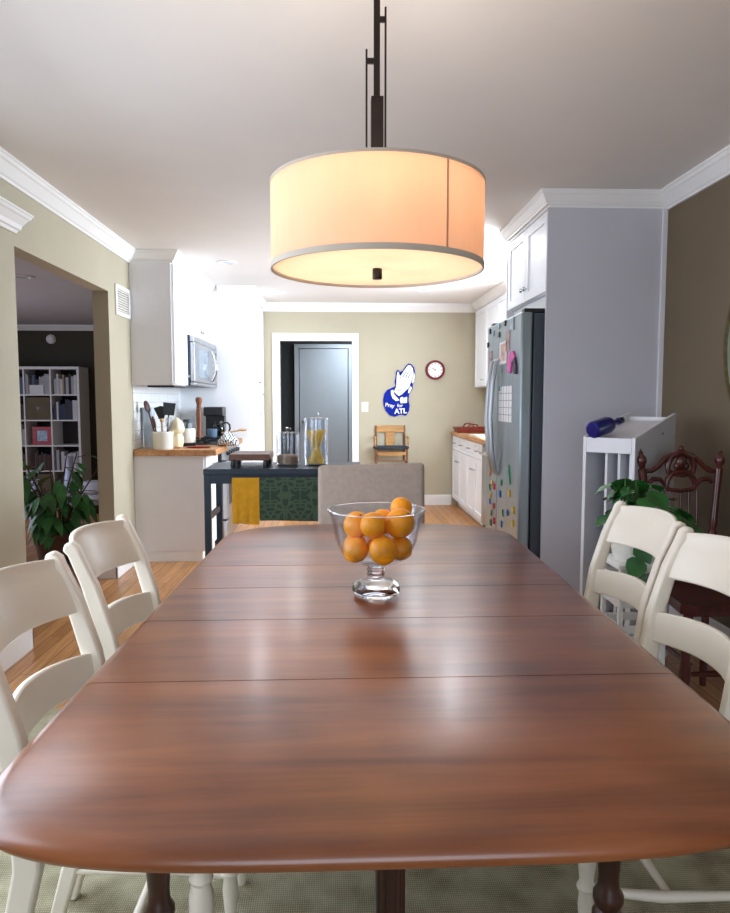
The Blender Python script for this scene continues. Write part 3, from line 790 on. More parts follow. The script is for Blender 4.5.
t = thing('coffee_grinder', 'white countertop coffee grinder with grey top and black base', 'grinder', (-1.265, 6.08, CZ))
obj('base', MB().lathe([(.001,0),(.066,0),(.066,.03),(.001,.03)],0,0,32), black_m, t, local=True)
obj('body', MB().lathe([(.001,.0305),(.064,.0305),(.064,.14),(.055,.152),(.001,.152)],0,0,32), white_cer, t, local=True)
obj('hopper', MB().lathe([(.034,.1525),(.036,.2),(.03,.204),(.001,.204)],0,0,28), smoke_glass, t, local=True)
obj('lid', MB().lathe([(.001,.2045),(.04,.2045),(.04,.222),(.034,.23),(.001,.23)],0,0,28), grey_nylon, t, local=True)
t = tag(obj('spoon_rest', MB().rings([[(-1.13+.1*k*math.cos(a)*1.05, 5.83+.055*k*math.sin(a), z) for a in [2*PI*i/28 for i in range(28)]] for k, z in ((.8,CZ),(1,CZ+.012),(.96,CZ+.013),(.75,CZ+.006))]), M('brick_red_glaze',(150,62,54),.3,var=.08)), 'flat reddish spoon rest near the counter front edge', 'spoon rest')
t = thing('pepper_mill', 'tall turned wooden pepper mill beside the coffee maker', 'pepper mill', (-1.355, 7.06, CZ))
obj('body', MB().lathe([(.001,0),(.032,0),(.033,.01),(.026,.03),(.029,.06),(.024,.12),(.027,.2),(.029,.26),(.024,.3),(.026,.31),(.001,.311)],0,0,28), pepper_m, t, local=True)
obj('cap', MB().lathe([(.001,.3115),(.027,.3115),(.022,.335),(.025,.36),(.033,.385),(.034,.4),(.026,.42),(.001,.424)],0,0,28), pepper_m, t, local=True)
cm = thing('coffee_maker', 'black drip coffee maker with glass carafe near the pantry', 'coffee maker', (-1.22, 7.15, CZ))
obj('base', MB().box(-1.31,-1.12,7.02,7.27,CZ,CZ+.035), black_m, cm, bevel=.008)
obj('tower', MB().box(-1.31,-1.12,7.17,7.27,CZ+.0355,CZ+.235), black_m, cm, bevel=.004)
obj('reservoir_head', MB().box(-1.31,-1.12,7.05,7.27,CZ+.2355,CZ+.325), black_m, cm, bevel=.008)
ca = obj('carafe', MB().lathe([(.001,CZ+.036),(.05,CZ+.036),(.062,CZ+.055),(.066,CZ+.10),(.055,CZ+.15),(.046,CZ+.165),(.044,CZ+.165),(.052,CZ+.148),(.062,CZ+.1),(.058,CZ+.058),(.047,CZ+.04),(.001,CZ+.04)],-1.165,7.09,28), smoke_glass, cm)
obj('carafe_lid', MB().lathe([(.001,CZ+.166),(.048,CZ+.166),(.044,CZ+.185),(.001,CZ+.19)],-1.165,7.09,24), black_m, ca)
obj('handle', MB().tube([(-1.12,7.08,CZ+.165),(-1.08,7.07,CZ+.17),(-1.055,7.06,CZ+.15),(-1.05,7.06,CZ+.11),(-1.065,7.07,CZ+.075),(-1.10,7.08,CZ+.07)],.009,10), black_m, ca)
tag(obj('blue_mug', MB().lathe([(.001,.9425),(.042,.9425),(.045,.948),(.047,1.02),(.043,1.02),(.041,.952),(.001,.948)],-1.19,6.85,24), M('slate_blue_glaze',(96,122,146),.3)), 'slate blue mug in front of the coffee maker on the range', 'mug')
# towel bundle with a wooden spoon at the counter corner
t = MB()
rs = []
random.seed(3)
for j in range(9):
    v = j/8; ry = .14*math.sin(PI*(.08+.84*v)); hz = .058*math.sin(PI*(.1+.8*v))+.004
    rs.append([(-1.01+.17*v+.010*math.sin(9*v), 6.085+ry*math.cos(a)*(1+.12*math.sin(3*a+j)), CZ+.001+hz*(1+math.sin(a)*(1+.15*math.sin(5*a+2*j)))) for a in [2*PI*k/20 for k in range(20)]])
t.rings(rs)
tag(obj('dish_towel', t, stripe_mat('checked_towel',(40,54,72),(226,230,232),44)), 'crumpled blue and white patterned dish towel on the counter corner', 'towel')
t = thing('wooden_spoon', 'pale wooden spoon lying across the patterned dish towel', 'spoon', (-.9, 6.10, 1.02))
obj('handle', MB().tube([(-.98,6.10,1.018),(-.90,6.10,1.026),(-.83,6.10,1.036)],[.006,.007,.007],10), lightwood_m, t)
obj('bowl', MB().ball((-.80,6.10,1.042),(.04,.026,.012),16), lightwood_m, t)

# ------------------------------------------------------------------ dark cart
ct = thing('kitchen_cart', 'blue-black steel cart table behind the dining table', 'cart', (-.3, 4.24, 0))
obj('table_top', MB().box(-.755,.16,4.02,4.47,.872,.905), cart_m, ct, bevel=.003)
obj('apron', MB().box(-.75,.155,4.03,4.05,.82,.872).box(-.75,.155,4.44,4.46,.82,.872).box(-.75,-.73,4.05,4.44,.82,.872).box(.135,.155,4.05,4.44,.82,.872), cart_m, ct)
for lx in (-.735,.14):
    for ly in (4.045,4.445):
        obj('leg', MB().box(lx-.0185,lx+.0185,ly-.0185,ly+.0185,0,.871), cart_m, ct, bevel=.002)
for lx in (-.735,.14):
    obj('side_rail', MB().box(lx-.01,lx+.01,4.0635,4.4265,.60,.635), cart_m, ct, bevel=.002)
obj('lower_shelf', MB().box(-.7165,.1215,4.03,4.46,.16,.185), cart_m, ct, bevel=.002)
m = MB().cyl((-.60,3.985,.845),(.06,3.985,.845),.007); m.cyl((-.60,4.03,.845),(-.60,3.98,.845),.007).cyl((.06,4.03,.845),(.06,3.98,.845),.007)
obj('towel_bar', m, cart_m, ct)
def hung(name, x0, x1, zb, mat, label, waves, amp, seedv):
    def front(u, v):
        k = v
        if k < .42:
            q = k/.42; z = (zb+.03)+(.845-zb-.03)*q; y = 3.9985
            sgn = 1
        elif k < .58:
            a = PI*(k-.42)/.16; z = .845+.013*math.sin(a); y = 3.985+.0135*math.cos(a); sgn = 1
        else:
            q = (k-.58)/.42; z = .845-(.845-zb)*q; y = 3.9715; sgn = -1
        fade = max(0, (.845-z)/(.845-zb))
        dy = amp*math.sin(u*waves*PI+seedv)*fade*(1 if sgn < 0 else .3)
        return (x0+(x1-x0)*u, y-abs(dy) if sgn < 0 else y+abs(dy)*.3, z+.003*math.sin(u*5+seedv)*fade), (0, -1 if sgn < 0 else 1, .001)
    mb = MB()
    return tag(obj(name, mb.surf(lambda u,v: (front(u,v)[0], (0,front(u,v)[1][1] if not .42 <= v <= .58 else math.cos(PI*(v-.42)/.16), .001 if not .42 <= v <= .58 else math.sin(PI*(v-.42)/.16))), 16, 24, .004), mat), label, 'towel')
hung('yellow_towel', -.585, -.431, .595, M('mustard_cloth',(196,142,22),.9,var=.05,vscale=30,bump=.2,bscale=200), 'mustard yellow towel hanging from the dark cart', 3, .010, .4)
hung('green_towel', -.428, .03, .612, damask_mat('green_damask',(40,58,46),(62,82,62)), 'dark green towel with a scrolling pattern hanging from the cart', 4, .004, 1.1)
cbd = thing('footed_cutting_board', 'dark wooden cutting board raised on feet on the cart', 'cutting board', (-.5, 4.26, .905))
obj('board', MB().box(-.625,-.385,4.12,4.40,.945,.982), board_m, cbd, bevel=.005)
for x in (-.60,-.41):
    for y in (4.145,4.375): obj('foot', MB().lathe([(.016,.905),(.018,.915),(.014,.945)],x,y,14), black_m, cbd)
def canister(name, label, x, y, r, h, fill):
    t = thing(name, label, 'canister', (x, y, .905))
    z = .905
    obj('jar', MB().lathe([(.001,z),(r*.96,z),(r,z+.006),(r,z+h),(r-.004,z+h),(r-.004,z+.010),(.001,z+.010)],x,y,40), jar_glass, t)
    l = obj('lid', MB().lathe([(.001,z+h+.001),(r+.004,z+h+.001),(r+.004,z+h+.012),(r*.7,z+h+.018),(.001,z+h+.019)],x,y,40), jar_glass, t)
    obj('lid_knob', MB().lathe([(.008,z+h+.0195),(.010,z+h+.026),(.019,z+h+.034),(.017,z+h+.043),(.001,z+h+.046)],x,y,20), jar_glass, l)
    return t
canister('glass_canister', 'shorter lidded glass canister holding brown grain on the cart', -.285, 4.25, .071, .185, 0)
canister('glass_canister', 'taller lidded glass canister holding dry spaghetti on the cart', -.115, 4.25, .073, .275, 0)
g = MB().lathe([(.001,.917),(.064,.917),(.0655,.92),(.0655,.962),(.05,.970),(.001,.974)],-.285,4.25,32)
tag(obj('brown_grain', g, M('grain',(150,124,98),.9,var=.25,vscale=160,bump=.8,bscale=260)), 'brown grain filling the bottom of the shorter canister', 'grain', kind='stuff')
sp = MB()
random.seed(11)
for k in range(130):
    a = random.uniform(0,2*PI); r0 = .058*math.sqrt(random.random()); r1 = .064*math.sqrt(random.uniform(.1,1)); tw = PI+random.uniform(-.7,.7)
    p0 = (-.115+r0*math.cos(a), 4.25+r0*math.sin(a), .917); p1 = (-.115+r1*math.cos(a+tw), 4.25+r1*math.sin(a+tw), .917+random.uniform(.185,.205))
    sp.tube([p0,p1],.0016,5)
tag(obj('spaghetti', sp, M('pasta',(244,206,96),.5,var=.08,vscale=40)), 'dry spaghetti standing in the taller glass canister', 'pasta', kind='stuff')

# ------------------------------------------------------------------ back wall
s = thing('light_switch', 'white light switch plate on the back wall by the doorway', 'switch', (.366, YB-.004, 1.2))
obj('plate', MB().box(.325,.407,YB-.006,YB,1.155,1.275), M('switch_plastic',(240,238,230),.4), s, bevel=.003)
for x in (.348,.384): obj('toggle', MB().box(x-.005,x+.005,YB-.016,YB-.006,1.20,1.225), bpy.data.materials['switch_plastic'], s, bevel=.002)
ck = thing('wall_clock', 'round red-rimmed clock with a white face on the back wall', 'clock', (1.224, YB, 1.665))
def disc_y(mb, x, z, r0, r1, ya, yb, seg=48):
    rs = []
    for r, y in ((r0,ya),(r1,ya),(r1,yb),(r0,yb),(r0,ya)): rs.append([(x+r*math.cos(2*PI*i/seg), y, z+r*math.sin(2*PI*i/seg)) for i in range(seg)])
    return mb.rings(rs, False, False)
obj('rim', disc_y(MB(),1.224,1.665,.092,.117,YB-.04,YB-.001), M('red_clock_rim',(112,22,36),.5,spec=.2), ck, bevel=.004)
fc = obj('face', MB().cyl((1.224,YB-.001,1.665),(1.224,YB-.018,1.665),.0925,seg=48), M('clock_white',(246,244,240),.5), ck)
tk = MB()
for k in range(12):
    a = k*PI/6; c, s_ = math.cos(a), math.sin(a); r = .078; w_ = .003 if k % 3 else .005
    p = [(1.224+(r-.01)*s_-w_*c, 1.665+(r-.01)*c+w_*s_),(1.224+(r-.01)*s_+w_*c,1.665+(r-.01)*c-w_*s_),(1.224+(r+.006)*s_+w_*c,1.665+(r+.006)*c-w_*s_),(1.224+(r+.006)*s_-w_*c,1.665+(r+.006)*c+w_*s_)]
    tk.prism(p,'y',YB-.0195,YB-.018)
obj('hour_marks', tk, M('clock_grey',(120,112,116),.6), fc)
def hand(a, l, w_):
    c, s_ = math.cos(a), math.sin(a)
    return MB().prism([(1.224-.012*s_-w_*c,1.665-.012*c+w_*s_),(1.224-.012*s_+w_*c,1.665-.012*c-w_*s_),(1.224+l*s_+w_*.4*c,1.665+l*c-w_*.4*s_),(1.224+l*s_-w_*.4*c,1.665+l*c+w_*.4*s_)],'y',YB-.024,YB-.021)
obj('hour_hand', hand(-.95,.04,.004), bpy.data.materials['clock_grey'], ck); obj('minute_hand', hand(-1.15,.062,.003), bpy.data.materials['clock_grey'], ck)
obj('hub', MB().cyl((1.224,YB-.018,1.665),(1.224,YB-.027,1.665),.009,seg=16), M('hub_red',(190,90,96),.4), ck)
# sign: praying hands, blue and white
sg = thing('praying_hands_sign', 'blue and white cut-out sign of praying hands on the back wall', 'sign', (.76, YB, 1.10))
blue_s = M('sign_blue',(8,36,146),.7,var=.06,vscale=14,spec=.15); white_s = M('sign_white',(240,242,246),.45); dkb = M('sign_dark_blue',(34,54,110),.5)
def sp_(u, v): return (.5493+u*.000812, 1.7855-v*.000801)
def plate(name, pts, ya, yb, mat, par): return obj(name, MB().prism([sp_(*p) for p in pts],'y',YB-yb,YB-ya), mat, par)
bk = plate('backing',[(170,425),(235,395),(222,330),(238,250),(240,185),(262,150),(285,155),(300,182),(340,162),(385,95),(428,52),(472,62),(512,112),(532,200),(527,300),(497,372),(492,440),(442,522),(430,610),(450,690),(440,770),(395,845),(330,832),(290,835),(225,862),(150,840),(90,772),(55,690),(48,600),(68,510),(110,452)],.001,.014,blue_s,sg)
plate('hand',[(250,300),(252,240),(262,190),(272,172),(284,190),(292,225),(300,246),(330,212),(368,150),(400,106),(430,76),(462,84),(492,128),(502,190),(488,270),(462,345),(436,420),(372,478),(330,520),(288,545),(250,520),(212,478),(246,400)],.014,.0165,white_s,bk)
plate('hand',[(512,180),(524,232),(518,310),(494,356),(478,340),(498,258)],.014,.0165,white_s,bk)
plate('wrist',[(462,392),(482,425),(452,492),(424,505),(430,446)],.014,.0165,white_s,bk)
plate('cuff',[(165,462),(200,450),(214,520),(268,580),(292,612),(242,622),(190,582),(166,522)],.014,.0165,white_s,bk)
plate('cuff',[(308,570),(334,556),(360,574),(410,556),(408,650),(310,656),(300,605)],.014,.0165,white_s,bk)
fl = MB()
for a,b_ in (((344,262),(424,112)),((384,268),(452,120)),((424,272),(474,150)),((300,250),(318,292)),((262,470),(330,440))):
    dx, dy = b_[0]-a[0], b_[1]-a[1]; L_ = math.hypot(dx,dy); nx, ny = -dy/L_*6, dx/L_*6
    fl.prism([sp_(a[0]-nx,a[1]-ny),sp_(a[0]+nx,a[1]+ny),sp_(b_[0]+nx*.4,b_[1]+ny*.4),sp_(b_[0]-nx*.4,b_[1]-ny*.4)],'y',YB-.0178,YB-.0165)
obj('finger_line', fl, dkb, bk)
def sign_text(s_, u, v, size, rot, off):
    x, z = sp_(u, v)
    mt = Matrix.Translation((x, YB-.0155, z)) @ Matrix.Rotation(PI/2,4,'X') @ Matrix.Rotation(rot,4,'Z')
    obj('lettering', text_mb(s_, size, mt, .0015, off), white_s, bk, smooth=False)
sign_text('Pray', 148, 688, .064, -.14, .001); sign_text('for', 302, 692, .056, .02, .001); sign_text('ATL', 312, 778, .084, .05, .003)
# child's wooden chair hung on the wall
kc = thing('childs_rocking_chair', 'small honey wood rocking chair hung on the back wall', 'chair', (.693, YB-.1, .54))
X0, X1, Yk = .488, .862, YB-.005
cx = (X0+X1)/2
obj('crest_rail', MB().surf(lambda u,v: ((X0+.02+(X1-X0-.04)*u, Yk-.02, .905+.082*v+.006*math.sin(PI*u)),(0,-1,0)),10,4,.018), kidwood_m, kc, bevel=.004)
obj('back_splat', MB().prism([(cx-.05,.745),(cx+.05,.745),(cx+.062,.80),(cx+.055,.86),(cx+.06,.906),(cx-.06,.906),(cx-.055,.86),(cx-.062,.80)],'y',Yk-.026,Yk-.012), kidwood_m, kc, bevel=.002)
for x in (X0+.014, X1-.014):
    obj('back_post', MB().tube([(x,Yk-.02,.56),(x,Yk-.02,.74),(x,Yk-.02,.99)],[.013,.014,.011],12), kiddark_m, kc)
st_m = M('woven_dark_seat',(38,48,58),.8,var=.15,vscale=80,bump=.5,bscale=160)
obj('seat', MB().rings([[(cx+.215*k*math.copysign(abs(math.cos(a))**.5,math.cos(a)), Yk-.15+.14*k*math.copysign(abs(math.sin(a))**.5,math.sin(a)), z) for a in [2*PI*i/32 for i in range(32)]] for k,z in ((.94,.712),(1,.722),(1,.738),(.94,.746))]), st_m, kc)
for x in (X0-.008, X1+.008):
    obj('arm', MB().flat([(x,Yk-.02,.852),(x,Yk-.15,.856),(x,Yk-.27,.85)],.026,.014), kidwood_m, kc, bevel=.003)
    obj('arm_post', MB().cyl((x,Yk-.25,.745),(x,Yk-.25,.845),.010,seg=12), kidwood_m, kc)
    obj('front_leg', MB().tube([(x*.94+cx*.06,Yk-.25,.56),(x*.94+cx*.06,Yk-.25,.64),(x*.94+cx*.06,Yk-.25,.712)],[.011,.015,.012],12), kiddark_m, kc)
    xr = x*.94+cx*.06
    obj('rocker', MB().flat([(xr,Yk-.33,.572),(xr,Yk-.25,.553),(xr,Yk-.14,.546),(xr,Yk-.04,.553)],.02,.022), kiddark_m, kc, bevel=.003)
obj('stretcher', MB().surf(lambda u,v: ((X0+.01+(X1-X0-.02)*u, Yk-.25, .645+.035*v-.012*math.sin(PI*u)*(1-v)),(0,-1,0)),10,3,.012), kidwood_m, kc, bevel=.003)
obj('stretcher', MB().cyl((X0+.01,Yk-.25,.575),(X1-.01,Yk-.25,.575),.007,seg=10), kiddark_m, kc)

# ------------------------------------------------------------------ kitchen, right run
def rbase(label, y0, y1, xf=1.465, drawers=1, doors=2):
    t = thing('base_cabinet', label, 'cabinet', ((xf+XR)/2, (y0+y1)/2, 0))
    obj('body', MB().box(xf,XR-.001,y0,y1,.09,.872), cab_m, t, bevel=.002)
    obj('toe_kick', MB().box(xf+.06,XR-.001,y0,y1,0,.09), trim_m, t)
    w_ = (y1-y0)/doors
    for k in range(doors):
        a, b_ = y0+w_*k+.004, y0+w_*(k+1)-.004
        d = obj('drawer', shaker(xf,-1,a,b_,.705,.862,.03), cab_m, t, bevel=.002); bar_x(xf-.02,-1,(a+b_)/2,.785,.11,d,False)
        d = obj('door', shaker(xf,-1,a,b_,.10,.695), cab_m, t, bevel=.002); bar_x(xf-.02,-1,(b_-.05 if k % 2 == 0 else a+.05),.58,.09,d,False)
    return t
rbase('white base cabinet on the right, against the back wall', 7.66, 8.552)
rbase('white base cabinet on the right, next to the dishwasher', 6.76, 7.655)
rbase('white base cabinet on the right, between the fridge and the dishwasher', 4.90, 6.09)
dw = thing('dishwasher', 'stainless dishwasher under the right counter beside the fridge', 'dishwasher', (1.6, 6.42, 0))
obj('body', MB().box(1.45,XR-.001,6.095,6.755,.02,.87), black_m, dw)
o = obj('door', MB().box(1.43,1.45,6.10,6.75,.10,.86), steel_m, dw, bevel=.006)
m = MB().cyl((1.40,6.15,.79),(1.40,6.70,.79),.011); m.cyl((1.43,6.18,.79),(1.40,6.18,.79),.009).cyl((1.43,6.67,.79),(1.40,6.67,.79),.009)
obj('handle', m, chrome_m, o)
cn = MB()
for y0,y1,x0,x1 in ((4.895,6.95,1.425,XR-.009),(7.55,8.555,1.425,XR-.009),(6.95,7.55,1.425,1.47),(6.95,7.55,1.80,XR-.009)): cn.box(x0,x1,y0,y1,.873,.918)
tag(obj('butcher_block_counter', cn, butcher_m), 'butcher block countertop on the right around the white sink', 'countertop')
sk = thing('kitchen_sink', 'white drop-in sink in the right counter', 'sink', (1.63, 7.25, .75))
m = MB(); m.box(1.455,1.49,6.93,7.57,.919,.93).box(1.79,1.82,6.93,7.57,.919,.93).box(1.49,1.79,6.93,6.97,.919,.93).box(1.49,1.79,7.53,7.57,.919,.93)
obj('rim', m, white_cer, sk, bevel=.004)
m = MB(); m.box(1.475,1.49,6.955,7.545,.885,.919).box(1.785,1.797,6.955,7.545,.885,.919).box(1.49,1.785,6.955,6.97,.885,.919).box(1.49,1.785,7.53,7.545,.885,.919).box(1.475,1.797,6.955,7.545,.875,.885)
obj('basin', m, steel_m, sk)
tr = thing('serving_tray', 'reddish brown serving tray with arched handles on the right counter', 'tray', (1.60, 8.2, .918))
def tp(k, z): return [(1.60+.195*k*sx, 8.2+.15*k*sy, z) for sx, sy in ((-1,-1),(1,-1),(1,1),(-1,1))]
m = MB().rings([tp(.86,.918),tp(1,.982),tp(.96,.982),tp(.84,.926)])
o = obj('tray_body', m, M('red_brown_lacquer',(126,50,40),.4,var=.1,vscale=8), tr, bevel=.003)
for y in (8.06,8.34):
    obj('handle', MB().tube([(1.54,y,.980),(1.55,y,1.010),(1.60,y,1.022),(1.65,y,1.010),(1.66,y,.980)],.008,10), bpy.data.materials['red_brown_lacquer'], tr)
ru = thing('wall_cabinet', 'white wall cabinet at the far right above the counter', 'cabinet', (1.77, 7.65, 1.45))
obj('body', MB().box(1.72,XR-.001,6.80,8.50,1.45,2.37), cab_m, ru, bevel=.002)
for k in range(3):
    a, b_ = 6.805+.566*k, 6.805+.566*(k+1)-.006
    d = obj('door', shaker(1.72,-1,a,b_,1.455,2.36), cab_m, ru, bevel=.002); bar_x(1.70,-1,(a+.06),1.53,.09,d,False)
c = MB(); crown_path(c,[(1.70,8.50),(1.70,6.80)],CEIL-.001,.74); c.box(1.702,XR-.001,6.80,8.50,2.37,CEIL-.001)
obj('crown_molding', c, trim_m, ru, smooth=False)

# ------------------------------------------------------------------ fridge surround and fridge
en = thing('fridge_cabinet', 'white cabinet and tall side panels built around the fridge', 'cabinet', (1.53, 4.4, 0))
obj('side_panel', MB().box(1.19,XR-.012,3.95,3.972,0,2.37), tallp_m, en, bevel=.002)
obj('side_panel', MB().box(1.19,XR-.001,4.868,4.89,0,2.37), panel_m, en, bevel=.002)
obj('scribe_strip', MB().box(XR-.03,XR-.001,3.938,3.95,.22,2.37), panel_m, en, bevel=.002)
obj('upper_box', MB().box(1.215,XR-.001,3.973,4.867,1.912,2.37), cab_m, en)
for a,b_,ky in ((3.978,4.417,4.385),(4.423,4.862,4.455)):
    d = obj('door', shaker(1.215,-1,a,b_,1.915,2.36), cab_m, en, bevel=.002); knob(1.195,-1,ky,1.99,d)
obj('filler', MB().box(1.24,XR-.001,3.975,4.865,1.83,1.91), trim_m, en)
c = MB(); crown_path(c,[(1.19,4.89),(1.19,3.95),(XR-.001,3.95)],CEIL-.001,.74); c.box(1.197,XR-.001,3.952,4.889,2.37,CEIL-.001)
obj('crown_molding', c, trim_m, en, smooth=False)
fg = thing('refrigerator', 'side-by-side stainless fridge with dark sides, covered in magnets', 'refrigerator', (1.45, 4.42, 0))
obj('body', MB().box(1.135,1.83,3.99,4.855,.03,1.795), fside_m, fg, bevel=.006)
obj('hinge_cover', MB().box(1.08,1.22,4.0,4.06,1.796,1.822), black_m, fg, bevel=.006)
obj('hinge_cover', MB().box(1.08,1.22,4.79,4.85,1.796,1.822), black_m, fg, bevel=.006)
obj('toe_grille', MB().box(1.10,1.13,4.0,4.85,.02,.09), black_m, fg)
for a,b_,hy in ((3.985,4.528,4.60-.13),(4.536,4.86,4.60)):
    d = obj('door', MB().box(1.06,1.128,a,b_,.10,1.80), dsteel_m, fg, bevel=.012, seg=3)
    hy = 4.485 if a < 4.2 else 4.585
    hm = MB().tube([(1.06,hy,1.56),(1.035,hy,1.545),(1.012,hy,1.40),(1.0,hy,1.19),(1.012,hy,.98),(1.035,hy,.835),(1.06,hy,.82)],[.012,.014,.016,.016,.016,.014,.012],12)
    obj('handle', hm, steel_m, d)
FX = 1.06
MC = {'red':(214,52,66),'yellow':(228,196,50),'green':(34,150,96),'blue':(44,124,206),'orange':(238,146,58),'black':(36,40,46),'teal':(38,140,110),'pale blue':(150,180,200)}
MM = {k: M('magnet_'+k.replace(' ','_'), v, .35) for k, v in MC.items()}
def magnet(shape, y, z, c, label, s=.034, group='letter magnets on the fridge'):
    m = MB(); h = s/2; xa, xb = FX-.008, FX-.0005
    bx = lambda a,b_,c_,d_: m.box(xa,xb,y+a*s,y+b_*s,z+c_*s,z+d_*s)
    if shape == 'L': bx(-.3,.3,-.5,-.25); bx(.05,.3,-.25,.5)
    elif shape == 'T': bx(-.4,.4,.25,.5); bx(-.12,.12,-.5,.25)
    elif shape == 'H': bx(-.4,-.15,-.5,.5); bx(.15,.4,-.5,.5); bx(-.15,.15,-.12,.12)
    elif shape == 'F': bx(.1,.35,-.5,.5); bx(-.35,.1,.25,.5); bx(-.25,.1,-.1,.12)
    elif shape == 'U': bx(-.4,-.15,-.5,.5); bx(.15,.4,-.5,.5); bx(-.15,.15,-.5,-.25)
    elif shape == 'O':
        rs = []
        for r, x in ((.24,xa),(.5,xa),(.5,xb),(.24,xb),(.24,xa)): rs.append([(x, y+s*.85*r*math.cos(2*PI*i/20), z+s*r*math.sin(2*PI*i/20)) for i in range(20)])
        m.rings(rs, False, False)
    elif shape == 'bird':
        m.prism([(y+a*.075,z+b_*.11) for a,b_ in ((.35,.5),(.1,.35),(.25,.1),(-.1,-.1),(-.3,-.5),(-.45,-.45),(-.3,0),(0,.2),(-.05,.42),(.15,.55))],'x',xa,xb)
    else: bx(-.5,.5,-.5,.5)
    o = obj('fridge_magnet', m, MM[c], bevel=.0015 if shape not in ('bird',) else 0)
    tag(o, label, 'magnet', group)
lo = [('T',4.721,.802,'orange','orange letter magnet, topmost on the left fridge door'),('bird',4.196,.845,'green','green bent dragon-shaped magnet on the right fridge door'),
('O',4.388,.776,'green','green letter magnet just right of the fridge door gap, highest'),('F',4.647,.742,'yellow','yellow letter magnet under the orange one on the left door'),
('L',4.715,.707,'green','green letter magnet on the outer edge of the left door, upper'),('H',4.59,.727,'red','large red letter magnet beside the door gap, upper'),
('U',4.424,.698,'blue','blue letter magnet just right of the door gap, middle height'),('H',4.188,.734,'yellow','yellow letter magnet below the green dragon-shaped magnet'),
('T',4.69,.648,'yellow','yellow letter magnet at mid height on the left fridge door'),('L',4.709,.611,'blue','blue letter magnet on the outer edge of the left door'),
('O',4.596,.594,'red','small red letter magnet on the left door, below the large one'),('F',4.655,.538,'green','green letter magnet low on the left fridge door'),
('L',4.334,.59,'green','green letter magnet beside the blue one in the low row'),('O',4.217,.611,'blue','round blue letter magnet in the low row of the right door'),
('H',4.085,.645,'yellow','yellow letter magnet at the near edge of the right door'),('U',4.678,.468,'teal','teal letter magnet, lowest on the left door at its outer edge'),
('H',4.58,.497,'red','red letter magnet, lowest on the left door near the gap'),('T',4.371,.512,'blue','blue letter magnet, lowest on the right fridge door'),
('U',4.09,.566,'yellow','yellow letter magnet, lowest at the near edge of the right door')]
for sh_, y, z, c, l in lo: magnet(sh_, y, z, c, l, .042)
up = [(4.778,1.765,'black','black square magnet at the top outer corner of the fridge'),(4.678,1.745,'pale blue','pale blue square magnet near the top of the left fridge door'),
(4.511,1.777,'pale blue','small pale magnet at the top of the right door by the gap'),(4.357,1.785,'black','black square magnet at the top middle of the right door'),
(4.508,1.718,'black','small black magnet below the pale one by the door gap'),(4.835,1.678,'black','small black magnet on the outer edge of the left door')]
for y, z, c, l in up: magnet('sq', y, min(z,1.775), c, l, .034, 'square magnets at the top of the fridge')
def sheet(name, y0, y1, z0, z1, mat, label, cat, parts=()):
    o = obj(name, MB().box(FX-.004,FX-.0005,y0,y1,z0,z1), mat)
    tag(o, label, cat)
    for pn_, a,b_,c_,d_, mt in parts:
        obj(pn_, MB().box(FX-.005,FX-.004,y0+(y1-y0)*a,y0+(y1-y0)*b_,z0+(z1-z0)*c_,z0+(z1-z0)*d_), mt, o)
    return o
photo_m = M('photo_print',(150,120,124),.35,var=.35,vscale=24); photo_pink = M('photo_pink',(216,160,150),.35,var=.3,vscale=22); photo_blue = M('photo_blue',(150,176,196),.35,var=.2,vscale=24)
paper_m = M('white_paper',(232,234,236),.7)
sheet('photo', 4.13, 4.22, 1.715, 1.79, photo_blue, 'pale blue framed photo at the top near corner of the fridge', 'photo', [('frame_edge',0,.25,0,1,MM['black'])])
sheet('photo', 4.235, 4.325, 1.60, 1.725, photo_m, 'narrow mauve photo above the pink one on the fridge', 'photo')
sheet('photo', 4.305, 4.49, 1.525, 1.665, paper_m, 'white-bordered pink photo on the right fridge door', 'photo', [('picture',.15,.82,.14,.9,photo_pink)])
sheet('photo', 4.71, 4.79, 1.515, 1.63, photo_m, 'dark photo on the left fridge door above the handle', 'photo')
cl = sheet('calendar_page', 4.16, 4.49, 1.165, 1.385, paper_m, 'white gridded calendar page held on the fridge door', 'calendar')
gm = M('calendar_lines',(150,160,170),.7); lm = MB()
for k in range(1,5): lm.box(FX-.005,FX-.004,4.16+.33*k/5-.003,4.16+.33*k/5+.003,1.165,1.385)
for k in range(1,5): lm.box(FX-.005,FX-.004,4.16,4.49,1.165+.22*k/5-.002,1.165+.22*k/5+.002)
obj('grid_lines', lm, gm, cl)
magnet('sq', 4.47, 1.372, 'teal', 'teal magnet at the corner of the calendar page', .03, 'square magnets at the top of the fridge')
pk = thing('pink_paper_fan', 'pink half-round paper fan stuck on the fridge door', 'decoration', (FX, 4.16, 1.46))
pts = [(4.08,1.46)]+[(4.17+.09*math.cos(a), 1.535+.055*math.sin(a)) for a in [PI*k/12 for k in range(13)]]+[(4.25,1.46),(4.19,1.47)]
obj('paper', MB().prism([(4.26,1.47),(4.25,1.555),(4.20,1.592),(4.13,1.59),(4.09,1.55),(4.13,1.53),(4.17,1.52),(4.19,1.46)],'x',FX-.010,FX-.0005), M('pink_paper',(214,96,170),.6,var=.12,vscale=20), pk)
obj('dark_edge', MB().prism([(4.13,1.53),(4.09,1.55),(4.055,1.50),(4.06,1.45),(4.10,1.455)],'x',FX-.012,FX-.0005), M('purple_dark',(66,40,74),.6), pk)

# ------------------------------------------------------------------ right side: white stand with blue bottle
A = math.radians(-45)
stn = thing('white_stand', 'white stand with sloped tray top and slatted front by the tall panel', 'stand', (1.333, 3.05, 0), A)
